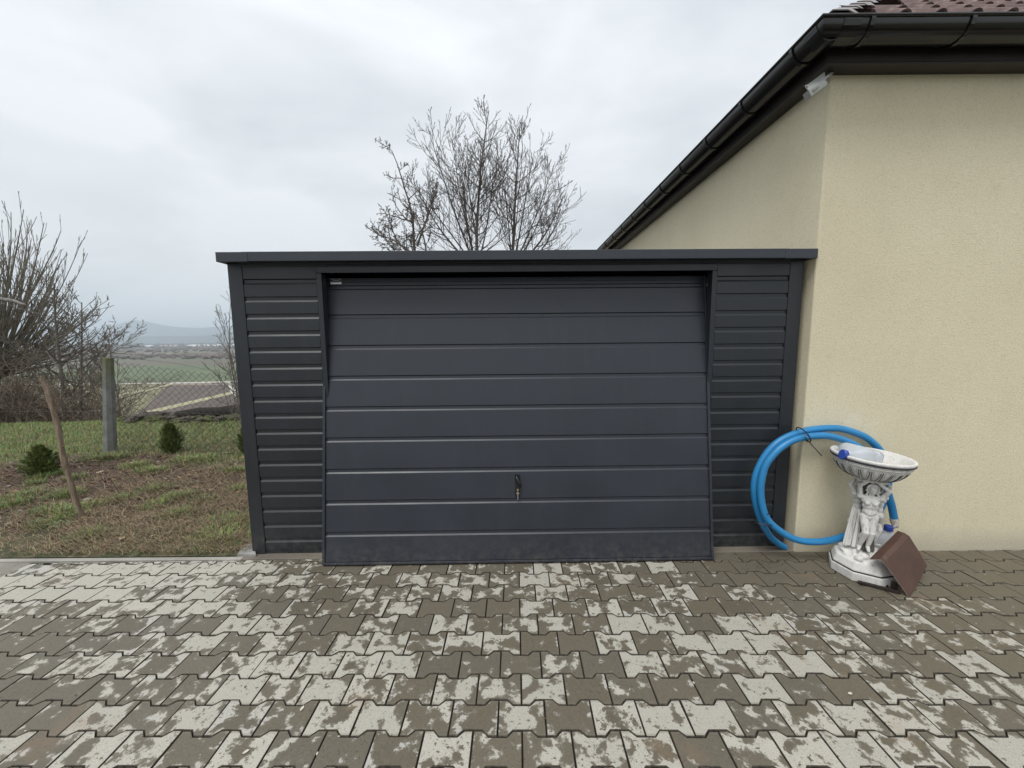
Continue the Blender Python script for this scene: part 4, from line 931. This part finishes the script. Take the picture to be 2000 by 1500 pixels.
TBW=Matrix.Translation(SC+Vector((-.022,0,BZ)))@Matrix.Rotation(R_(3.0),4,Vector((0,1,0)))@Matrix.Rotation(R_(2),4,'X')@Matrix.Diagonal((.775,.775,.98,1))
bath_m=Matrix.Translation(SC)@Matrix.Rotation(R_(-34),4,'Z')
bowl.matrix_local=bath_m.inverted()@TBW
# canister lying in the bowl, neck to the left rim
m1=TBW@Matrix.Translation((.0,.03,.112))@Matrix.Rotation(R_(6),4,'Z')@Matrix.Rotation(R_(-78),4,'Y')@Matrix.Rotation(R_(90),4,'Z')@Matrix.Diagonal((1.28,1.28,1.05,1))
jerry('plastic_canister',m1,'milky plastic canister lying in the bowl of the bird bath')
c2=at(1722,1085,y=2.60); m2=Matrix.Translation((c2.x,2.60,.002))@Matrix.Rotation(R_(150),4,'Z')
j2=jerry('plastic_canister',m2,'milky plastic canister standing on the paving behind the bird bath')
# ------------------------------------------------------------------ brown plate and scrap
def rust_brown():
    t=NT('brown_painted_sheet'); p=t.geo(); a=t.noise(p,12,6,.7); s=t.noise(t.vscale(p,(60,20,8)),1,3,.7)
    c=t.ramp(a,[(.35,(.060,.029,.020)),(.65,(.092,.046,.032))]); c=t.mix(t.ramp(s,[(.62,0.),(.7,.35)]),c,(.2,.16,.14)); t.col(c); t.rough(t.mr(a,.3,.7,.45,.65)); return t.m
M_brown=rust_brown()
q=lambda x,y,Y: at(1580+x/4.165,820+y/4.165,y=Y)
H_,D_,E_,G_=q(590,1140,2.300),q(800,930,2.46),q(955,1188,2.42),q(812,1448,2.250)
A_,B_=q(497,1137,2.36),q(722,908,2.50)
nrm=(E_-G_).cross(H_-G_).normalized(); nrm=nrm if nrm.y>0 else -nrm; th=nrm*.006
mb=MB(); N=10
def rowp(a,b): return [a.lerp(b,k/N) for k in range(N+1)]
top_=[]; rows_=[rowp(G_,E_),rowp(G_.lerp(H_,.5)+nrm*-.002,E_.lerp(D_,.5)+nrm*-.002),rowp(G_.lerp(H_,.93),E_.lerp(D_,.93)),rowp(H_.lerp(A_,.12)+nrm*.002,D_.lerp(B_,.25)+nrm*.002),rowp(A_,B_)]
vs=[p for r in rows_ for p in r]; nv=len(vs); K=N+1; fs=[(i*K+j,i*K+j+1,(i+1)*K+j+1,(i+1)*K+j) for i in range(len(rows_)-1) for j in range(N)]
org=Vector((2.55,2.4,0)); me=bpy.data.meshes.new('brown_metal_sheet'); me.from_pydata([tuple(p-org) for p in vs],[],fs); me.materials.append(M_brown); me.materials.append(plain('worn_sheet_edge',(.36,.30,.25),.5)); me.update()
sheet_o=link('brown_metal_sheet',me); sheet_o.location=org; so=sheet_o.modifiers.new('t','SOLIDIFY'); so.thickness=.005; so.offset=1; so.material_offset_rim=1
tag(sheet_o,'brown bent metal sheet leaning against the bird bath and canister','metal sheet')
for k,(pts_,w) in enumerate((([(1676,1138),(1712,1147),(1758,1159)],.022),([(1694,1132),(1718,1138),(1733,1146)],.016))):
    mb=MB(); P_=[at(a,b,z=.006) for a,b in pts_]
    for i in range(len(P_)-1):
        d=(P_[i+1]-P_[i]); s=Vector((-d.y,d.x,0)).normalized()*w/2; a=P_[i];b=P_[i+1]; u_=Vector((0,0,.012)); 
        mb.add([a-s,b-s,b+s,a+s,a-s+u_,b-s+u_,b+s+u_,a+s+u_],[(0,3,2,1),(4,5,6,7),(0,1,5,4),(1,2,6,5),(2,3,7,6),(3,0,4,7)])
    tag(mb.build('iron_strip',plain('dark_rusty_iron',(.03,.02,.018),.55,.2,.4,50)),('long dark iron strip lying under the bird bath by the brown sheet','short dark iron strip tucked against the foot of the bird bath')[k],'metal strip')
# ------------------------------------------------------------------ fence
fence=empty('chain_link_fence',(-5.68,5.42,0)); tag(fence,'sagging chain-link fence on a mossy concrete post','fence')
FL=fence.location
pb=at(216,892,z=0); mb=MB(); 
lv=[(0,.078),(.5,.072),(1.2,.064),(1.375,.062),(1.385,.055)]
vs=[]
for z,r in lv:
    for j in range(8): a=2*PI*j/8+PI/8; vs.append((pb.x-FL.x+r*1.0*math.cos(a)+.10*z,pb.y-FL.y+r*math.sin(a),z-.0))
mb.add(vs,[(i*8+j,i*8+(j+1)%8,(i+1)*8+(j+1)%8,(i+1)*8+j) for i in range(len(lv)-1) for j in range(8)]+[tuple(range(32,40))]); 
pm=NT('mossy_concrete_post'); 
def postm():
    t=NT('weathered_post'); p=t.geo(); a=t.noise(p,9,6,.7); z=t.sep(p)[2]; c=t.ramp(a,[(.3,(.13,.135,.125)),(.7,(.235,.24,.225))])
    ms=t.math('MULTIPLY',t.mr(t.math('ADD',z,t.math('MULTIPLY',t.noise(p,14,4,.6),.5)),1.2,1.62),.75,clamp=True); t.col(t.mix(ms,c,(.105,.115,.035))); t.rough(.9); t.bump(t.noise(p,80,4,.7),.5,.006); return t.m
mb.build('post',postm(),fence)
M_wire=plain('dull_wire',(.07,.065,.06),.5,.5); 
TL=at(228,706,y=5.30); TR=at(505,742,y=5.35); BL=at(232,886,y=5.36); BR=at(500,893,y=5.38)
def patch(s,t): return TL.lerp(TR,s).lerp(BL.lerp(BR,s),t)+Vector((0,.03*math.sin(s*3.1)*math.sin(t*3.1),0))
mb=MB(); nx=20; ny=13
for k in range(-ny,nx+ny+1):
    for sg in (1,-1):
        pts_=[]
        for q_ in range(0,ny*2+1):
            t=q_/(2*ny); s=(k+sg*t*ny*1.)/nx if sg>0 else (k+ny-t*ny)/nx
            s+=.006*math.sin(q_*1.3+k)
            if 0<=s<=1.0: pts_.append(patch(s,t)+Vector((0,.004*sg*((q_+k)%2*2-1),0))-FL)
        if len(pts_)>1: mb.tube(pts_,.0024,3,False)
tag(mb.build('wire_mesh',M_wire,fence,fix=False),kind='stuff')
def wire(pts_,r=.0016,sag=0.,par=fence,name='wire',mat=None):
    mb=MB(); P_=[]
    for i in range(len(pts_)-1):
        for k in range(8):
            t=k/8; P_.append(pts_[i].lerp(pts_[i+1],t)-Vector((0,0,sag*4*t*(1-t)))-(FL if par else Vector()))
    P_.append(pts_[-1]-(FL if par else Vector())); mb.tube(P_,r,3,False); return mb.build(name,mat or M_wire,par,fix=False)
wire([at(225,697,y=5.36),at(340,709,y=5.33),at(505,742,y=5.3)],.002)
wire([at(226,804,y=5.36),at(350,806,y=5.35),at(505,812,y=5.33)],.002)
wire([at(-200,806,y=5.5),at(0,804,y=5.42),at(206,803,y=5.36)],.0022)
wire([at(-200,680,y=5.5),at(0,695,y=5.42),at(207,709,y=5.36)],.0018)
# leaning stake
mb=MB(); b=at(162,1022,z=.0)-Vector((0,0,.05)); t=at(84,737,y=3.30); P_=[];rs=[]
for k in range(15):
    s=k/14; P_.append(b.lerp(t,s)+Vector(((.006*math.sin(s*9)+.004*math.sin(s*23)),.01*math.cos(s*9),0))); rs.append(.021*(1-.15*s)+.0035*math.sin(s*31)+(.004 if k in (10,12) else 0))
mb.tube(P_,rs,9)
def bark(name,c0,c1,sc=(30,30,6)):
    t=NT(name); p=t.geo(); a=t.noise(t.vscale(p,sc),1,6,.7); t.col(t.ramp(a,[(.3,c0),(.7,c1)])); t.rough(.9); t.bump(a,.8,.01); return t.m
stake=empty('wooden_stake',b); tag(stake,'rough leaning wooden stake with peeling bark in the dug bed','stake')
mb.v=[tuple(Vector(v)-b) for v in mb.v]; sk=mb.build('shaft',bark('peeling_bark',(.10,.072,.05),(.34,.26,.185),(60,60,9)),stake); smoothen(sk,60)
mb=MB()
for k,(s,l,dx) in enumerate(((.80,.10,.07),(.93,.08,-.05),(.55,.05,.06),(.35,.05,-.05))):
    p=b.lerp(t,s)-b; mb.tube([p,p+Vector((dx,0,l))],[.006,.002],5)
mb.build('twig_stub',sk.data.materials[0],stake)
# ------------------------------------------------------------------ bare trees
class Tree:
    def __init__(s,seed): s.r=random.Random(seed); s.B=[]; s.T=[]
    def grow(s,p,d,L,r,lev,P):
        """one shoot: tapering, bending upward, carrying side shoots"""
        R=s.r; n=max(3,int(P['seg'][lev])); pts=[p.copy()]; rs=[r]; d=d.normalized(); step=L/n; kids=[]
        for i in range(n):
            d=(d+Vector((R.gauss(0,1),R.gauss(0,1),R.gauss(0,1)))*P['wig'][lev]+Vector((0,0,P['up'][lev]))).normalized()
            p=p+d*step; pts.append(p.copy()); q=(i+1)/n; rs.append(max(P['rmin'],r*(1-.80*q**.9)))
            kids.append((p.copy(),d.copy(),q,rs[-1]))
        (s.B if lev<P['split'] else s.T).append((pts,rs,5 if lev==0 else 4 if lev==1 else 3))
        if lev+1<len(P['n']):
            nk=P['n'][lev+1]; nk=int(nk*R.uniform(.8,1.2)+.5)
            for k in range(nk):
                q=P['t0'][lev+1]+(1-P['t0'][lev+1])*(k+R.random())/nk; i=min(n-1,int(q*n)); kp,kd,kq,kr=kids[i]
                if i>0: kp=kids[i-1][0].lerp(kp,R.random())
                ax=kd.orthogonal().normalized(); ax.rotate(Matrix.Rotation(R.uniform(0,2*PI),3,kd)); a=R_(R.uniform(*P['ang'][lev+1])); nd=kd.copy(); nd.rotate(Matrix.Rotation(a,3,ax))
                if 'flat' in P: nd.y*=P['flat']
                s.grow(kp,nd,L*P['len'][lev+1]*R.uniform(.65,1.2)*(1.3-.98*q),min(kr*.75,r*P['rad'][lev+1]),lev+1,P)
    def mesh(s,parts):
        mb=MB()
        for pts,rs,n in parts: mb.tube(pts,rs,n,False)
        return mb
def make_tree(name,label,cat,roots,seed,mat,group=None,base=None):
    t=Tree(seed); 
    for (p,d,L,r,P) in roots: t.grow(Vector(p),Vector(d),L,r,0,P)
    o=empty(name,base or roots[0][0]); tag(o,label,cat,group); b0=o.location
    for nm,parts in (('trunk',t.B),('crown',t.T)):
        if not parts: continue
        mb=t.mesh(parts); mb.v=[(v[0]-b0.x,v[1]-b0.y,v[2]-b0.z) for v in mb.v]; mb.build(nm,mat,o,True,fix=False)
    return o
M_bark=bark('dark_grey_bark',(.075,.065,.056),(.145,.125,.108),(8,8,2)); M_barkb=bark('brown_bark',(.10,.085,.07),(.19,.165,.14),(8,8,2)); M_will=bark('olive_willow_bark',(.115,.105,.08),(.22,.20,.16),(8,8,2)); M_brush=bark('pale_brush_twigs',(.11,.088,.066),(.21,.17,.13),(8,8,2))
def gz(x,y): return ground_z(x,y)-.1
PB=dict(seg=[12,9,6,3],wig=[.03,.035,.045,.06],up=[.02,.08,.09,.06],n=[1,15,7,3],t0=[0,.05,.08,.15],ang=[(0,0),(36,68),(28,50),(24,45)],len=[1,.56,.42,.34],rad=[1,.34,.50,.6],rmin=.0068,split=1)
# large tree behind the garage, several leaders
Yt=15.
def W(u,v_,y=Yt): return at(u,v_,y=y)
base=W(935,700); base.z=gz(base.x,Yt)
def lead(u0,v0,u1,v1,r,P,y=Yt,dy=0.): 
    a=W(u0,v0,y); b=W(u1,v1,y); b.y+=dy; d=b-a; return (a,d,d.length,r,P)
PL=dict(PB,n=[1,13,7,2])
b0=W(932,520); bs=Vector((b0.x,Yt,gz(b0.x,Yt)))
tr=lambda a,b,r: None
make_tree('bare_tree','tall bare tree with upswept leaders behind the middle of the garage roof','tree',
  [(bs,(b0-bs),(b0-bs).length,.17,dict(PB,n=[1,0,0,0],rmin=.12,seg=[5,5,5,5])),
   lead(932,525,930,212,.070,dict(PB,n=[1,24,7,2],len=[1,.42,.42,.34])),lead(930,520,868,290,.042,dict(PL),dy=.8),lead(925,515,834,282,.042,dict(PL),dy=-.7),lead(925,520,790,335,.034,PL,dy=.4),lead(928,520,890,300,.032,PL,dy=-1.),lead(930,520,775,420,.05,dict(PL,up=[.09,.12,.1,.06]),dy=-.3),lead(935,515,985,300,.035,PL,dy=.9),lead(935,500,905,262,.032,PL,dy=-.2)],3,M_bark,base=bs)
b0=W(1002,520,15.6); bs=Vector((b0.x,15.6,gz(b0.x,15.6)))
make_tree('bare_tree','bare spreading tree close to the house eaves behind the garage','tree',
  [(bs,(b0-bs),(b0-bs).length,.15,dict(PB,n=[1,0,0,0],rmin=.11,seg=[5,5,5,5])),
   lead(1002,525,998,238,.065,dict(PB,n=[1,24,7,2],len=[1,.42,.42,.34]),15.6),lead(1002,520,1050,278,.038,PL,15.6,.5),lead(1004,520,1095,330,.036,dict(PL,up=[.07,.12,.1,.06]),15.6,-.5),lead(1003,520,1120,350,.034,PL,15.6,.2),lead(1005,525,1150,420,.055,dict(PL,up=[.10,.14,.12,.06]),15.6,.6),lead(1000,520,975,260,.032,PL,15.6,.8),lead(1008,530,1140,480,.045,dict(PL,up=[.08,.14,.12,.06]),15.6,-.6),lead(1000,520,1022,300,.032,PL,15.6,-.8)],5,M_bark,base=bs)
PK=dict(seg=[9,7,5,3],wig=[.09,.16,.22,.25],up=[.03,.06,.08,.05],n=[1,13,8,4],t0=[0,.12,.15,.25],ang=[(0,0),(35,65),(35,70),(35,70)],len=[1,.42,.36,.34],rad=[1,.45,.55,.6],rmin=.0065,split=1)
Y2_=11.; b0=at(812,520,y=Y2_); bs=Vector((b0.x,Y2_,gz(b0.x,Y2_)))
def lead2(u0,v0,u1,v1,r,P=PK,y=Y2_,dy=0): return lead(u0,v0,u1,v1,r,P,y,dy)
make_tree('bare_tree','smaller knobby bare fruit tree behind the garage roof, lowest of the three','tree',
  [(bs,(b0-bs),(b0-bs).length,.085,dict(PB,n=[1,0,0,0],rmin=.06,seg=[5,5,5,5])),lead2(814,520,770,300,.045),lead2(812,500,700,365,.035,dict(PK,up=[-.01,.06,.08,.05]),dy=.3),lead2(810,510,722,430,.03,dict(PK,up=[.0,.06,.08,.05]),dy=-.3),lead2(806,520,722,445,.026,dict(PK),dy=.5),lead2(815,480,832,320,.035,dy=.4),lead2(840,520,825,390,.03,dy=-.5)],8,M_bark,base=bs)
# sapling by the rear left garage edge
PS=dict(seg=[8,6,4],wig=[.06,.10,.12],up=[.01,.05,.05],n=[1,8,5],t0=[0,.25,.2],ang=[(0,0),(25,55),(35,60)],len=[1,.42,.35],rad=[1,.5,.6],rmin=.0035,split=1)
Y3=6.3; b0=at(478,830,y=Y3)
make_tree('bare_sapling','spindly bare sapling growing beside the garage corner','tree',[(Vector((b0.x,Y3,0)),at(408,570,y=Y3)-at(470,790,y=Y3),2.2,.016,PS),(Vector((b0.x,Y3,0)),at(440,560,y=Y3)-at(472,800,y=Y3),2.1,.014,PS),(Vector((b0.x+.03,Y3,0)),at(405,700,y=Y3)-at(475,800,y=Y3),1.2,.010,PS),(Vector((b0.x,Y3,0)),at(432,650,y=Y3)-at(470,800,y=Y3),1.4,.010,PS)],4,M_barkb,base=Vector((b0.x,Y3,0)))
# pollard willow at the left edge
Y4=10.5; hd=at(-25,715,y=Y4); bs=Vector((hd.x-.1,Y4,gz(hd.x,Y4)))
rw=random.Random(5); PW_=dict(seg=[11,6,4],wig=[.010,.025,.04],up=[.06,.09,.06],n=[1,6,2],t0=[0,.30,.3],ang=[(0,0),(10,22),(10,24)],len=[1,.40,.32],rad=[1,.5,.6],rmin=.0058,split=1)
roots=[(bs,hd-bs,(hd-bs).length,.30,dict(PB,n=[1,0,0,0],rmin=.24,seg=[5,5,5,5],wig=[.02,0,0,0]))]
for k in range(115):
    a=R_(rw.uniform(8,104)) if k%4 else R_(rw.uniform(-75,0)); az=rw.gauss(0,.75); d=Vector((math.sin(a)*math.cos(az),math.sin(az)*.75,math.cos(a)))
    L=rw.uniform(2.6,4.5)*(1-.34*max(0,a-.5)); roots.append((hd+Vector((rw.uniform(-.25,.25),rw.uniform(-.2,.2),rw.uniform(-.35,.15))),d,L,rw.uniform(.018,.042),PW_))
make_tree('pollard_willow','big bare pollard willow with a fan of long rods over the fence','tree',roots,6,M_will,base=bs)
# twin young trees before the valley
PT=dict(seg=[10,7,5,4],wig=[.03,.07,.1,.12],up=[.04,.07,.07,.05],n=[1,22,8,3],t0=[0,.30,.12,.2],ang=[(0,0),(38,72),(30,55),(30,50)],len=[1,.44,.40,.3],rad=[1,.34,.5,.6],rmin=.0058,split=1)
for i,(u,v0,v1,y,lb) in enumerate(((128,850,555,9.6,'slim dark bare tree nearest the willow beyond the fence'),(149,850,590,9.9,'second slim bare tree standing just beside the concrete post'),(228,830,655,10.6,'low bare tree rising directly behind the concrete post'))):
    a=at(u,v0,y=y); b_=at(u+6,v1,y=y); bs=Vector((a.x,y,gz(a.x,y))); make_tree('bare_tree',lb,'tree',[(bs,b_-bs,(b_-bs).length,(.06,.05,.032)[i],dict(PT,len=[1,(.44,.5,.5)[i],.4,.3]))],20+i,M_barkb,base=bs)
PH=dict(seg=[7,5,4],wig=[.10,.14,.16],up=[.015,.02,.02],n=[1,11,5],t0=[0,.1,.1],ang=[(0,0),(30,70),(30,65)],len=[1,.45,.38],rad=[1,.5,.6],rmin=.0055,split=0)
th=Tree(77); rr_=random.Random(9)
for k in range(230):
    u=rr_.uniform(-160,225); y=rr_.uniform(8.6,12.5); a=at(u,830,y=y); p=Vector((a.x,y,gz(a.x,y)-.1))
    hgt=(at(u,max(672,650+max(0,u)*.36+rr_.uniform(0,110)),y=y).z-p.z); d=Vector((rr_.gauss(-.05,.32),rr_.gauss(0,.3),1)); th.grow(p,d,max(.6,hgt),.013,0,PH)
mb=th.mesh(th.T+th.B); tag(mb.build('brushwood',M_brush,None,True,fix=False),'tangled thicket of pale brown twigs beyond the lawn edge','thicket',kind='stuff')
# snapped limb and cable at the left margin
limb=empty('grey_pole',at(0,585,y=5.)); tag(limb,'weathered grey pole end poking in above the lawn with thin wires','pole'); L_=limb.location
mb=MB(); P_=[at(-160,575,y=5.)-L_,at(0,584,y=5.)-L_,at(28,588,y=5.)-L_,at(43,594,y=5.)-L_,at(51,595,y=5.)-L_]; mb.tube(P_,[.028,.024,.022,.016,.004],9); o=mb.build('pole',bark('grey_pole_wood',(.12,.11,.10),(.25,.24,.22)),limb); smoothen(o,60)
mb=MB(); mb.tube([at(-60,575,y=5.1)-L_,at(25,598,y=5.1)-L_,at(76,613,y=5.1)-L_],.003,4); mb.tube([at(76,613,y=5.1)-L_,at(130,655,y=5.1)-L_],.002,3); mb.tube([at(-100,512,y=5.2)-L_,at(0,516,y=5.2)-L_,at(80,527,y=5.2)-L_],.002,3); mb.build('wire',M_wire,limb,fix=False)
# ------------------------------------------------------------------ little conifers
M_thuja=attr_mat('dark_thuja_spray',.6)
def conifer(u,v_,h,w,seed,label,tip=.6):
    c=at(u,v_,z=0); r=random.Random(seed); o=empty('dwarf_conifer',(c.x,c.y,lawn_h(c.x,c.y))); tag(o,label,'shrub','young conifers in the lawn')
    mb=MB(); mb.tube([(0,0,-.02),(0,0,h*.8)],[.012,.004],6); mb.build('stem',M_barkb,o)
    V=[];F=[];C=[]
    for k in range(1900):
        z=h*(.04+.96*r.random()**1.1); q=z/h; rad=w*(math.sin(PI*min(1,(q*.86+.14)**tip)))*.62+.012; a=r.uniform(0,6.28); rr=rad*(r.random()**.4)*(1+.28*math.sin(5*a+seed+4*q)+.22*math.sin(9*q+a*3))
        p=Vector((rr*math.cos(a),rr*math.sin(a),z)); d=Vector((math.cos(a)*.7+r.gauss(0,.3),math.sin(a)*.7+r.gauss(0,.3),.8)).normalized(); s=Vector((-d.y,d.x,r.gauss(0,.4))).normalized(); l=r.uniform(.022,.055); b=len(V)
        V+= [p-s*l*.12,p+s*l*.12,p+d*l*.6+s*l*.25,p+d*l,p+d*l*.6-s*l*.25]; F.append((b,b+1,b+2,b+3,b+4)); k_=r.uniform(.55,1.4); C+=[(.15*k_,.185*k_,.065*k_,1)]*5
    me=bpy.data.meshes.new('foliage'); me.from_pydata([tuple(p) for p in V],[],F); me.materials.append(M_thuja); ca=me.color_attributes.new('col','FLOAT_COLOR','POINT'); ca.data.foreach_set('color',np.array(C).ravel()); me.update(); link('foliage',me,o)
conifer(84,934,.33,.20,1,'round dark green dwarf conifer beside the leaning stake',.75)
conifer(337,892,.40,.17,2,'pointed little conifer on the grass before the chain-link fence',1.0)
conifer(486,886,.36,.17,3,'small conifer half hidden by the garage corner post',1.0)
# ------------------------------------------------------------------ rubble on the crest
M_rock=conc('mossy_rubble',(.085,.07,.055),6); M_moss=plain('moss_stone',(.07,.075,.03),.95,0,.5,25,.5,60,.02); M_brick=plain('broken_tile_red',(.33,.2,.15),.9,0,.2,30)
rb=random.Random(3); ORD='first second third fourth fifth sixth seventh eighth ninth tenth eleventh twelfth thirteenth fourteenth fifteenth sixteenth seventeenth eighteenth nineteenth twentieth twenty-first twenty-second twenty-third twenty-fourth twenty-fifth twenty-sixth'.split()
for i in range(26):
    u=245+i*9.2+rb.uniform(-4,4); y=7.55+rb.uniform(-.1,.3); p=at(u,822,y=y); s=rb.uniform(.06,.14)*(.8 if i>12 else 1); v,f=ico(3); q=np.array([[*(Vector(a)*(1+.5*mn.noise(Vector(a)*1.5+Vector((i*3,0,0)))+.18*mn.noise(Vector(a)*5+Vector((i*3,0,0)))))] for a in v])*np.array([s*1.35,s,s*.62])
    mb=MB(); mb.add(q.tolist(),f.tolist()); o=mb.build('rubble_stone',M_moss if i%3==0 else M_brick if i==17 else M_rock); o.location=(p.x,y,lawn_h(p.x,y)+s*.35+rb.uniform(0,.05)); o.rotation_euler=(rb.uniform(-.3,.3),rb.uniform(-.3,.3),rb.uniform(0,6))
    tag(o,('mossy green' if i%3==0 else 'broken reddish' if i==17 else 'grey brown')+' rubble stone on the lawn crest, '+('nearest' if i==0 else ORD[i])+' to the concrete post' if i==0 else ('mossy green' if i%3==0 else 'broken reddish' if i==17 else 'grey brown')+' rubble stone on the lawn crest, '+ORD[i]+' along from the concrete post','stone','rubble stones along the lawn crest')
mb=MB(); P_=[at(u,v_,y=7.75) for u,v_ in ((345,812),(390,808),(430,806),(470,803),(520,800))]; mb.tube([p for p in P_],[.09,.13,.12,.15,.14],9); o=mb.build('rotten_log',bark('rotten_bark',(.003,.0025,.002),(.022,.015,.009)),None); smoothen(o,60); tag(o,'dark rotten log lying behind the rubble on the lawn crest','log')
# ------------------------------------------------------------------ haze
mb=MB(); mb.box((-24000,-40,VALLEY-1.5),(13500,19000,560)); hz=mb.mesh('haze',NT('haze_air').m)
ho=link('haze',hz); tag(ho,kind='stuff'); hm=hz.materials[0]; hm.node_tree.nodes.clear(); vo=hm.node_tree.nodes.new('ShaderNodeOutputMaterial'); pv=hm.node_tree.nodes.new('ShaderNodeVolumePrincipled')
pv.inputs['Color'].default_value=(.80,.90,1,1); pv.inputs['Density'].default_value=1.4e-4; pv.inputs['Anisotropy'].default_value=.2; hm.node_tree.links.new(pv.outputs[0],vo.inputs['Volume'])
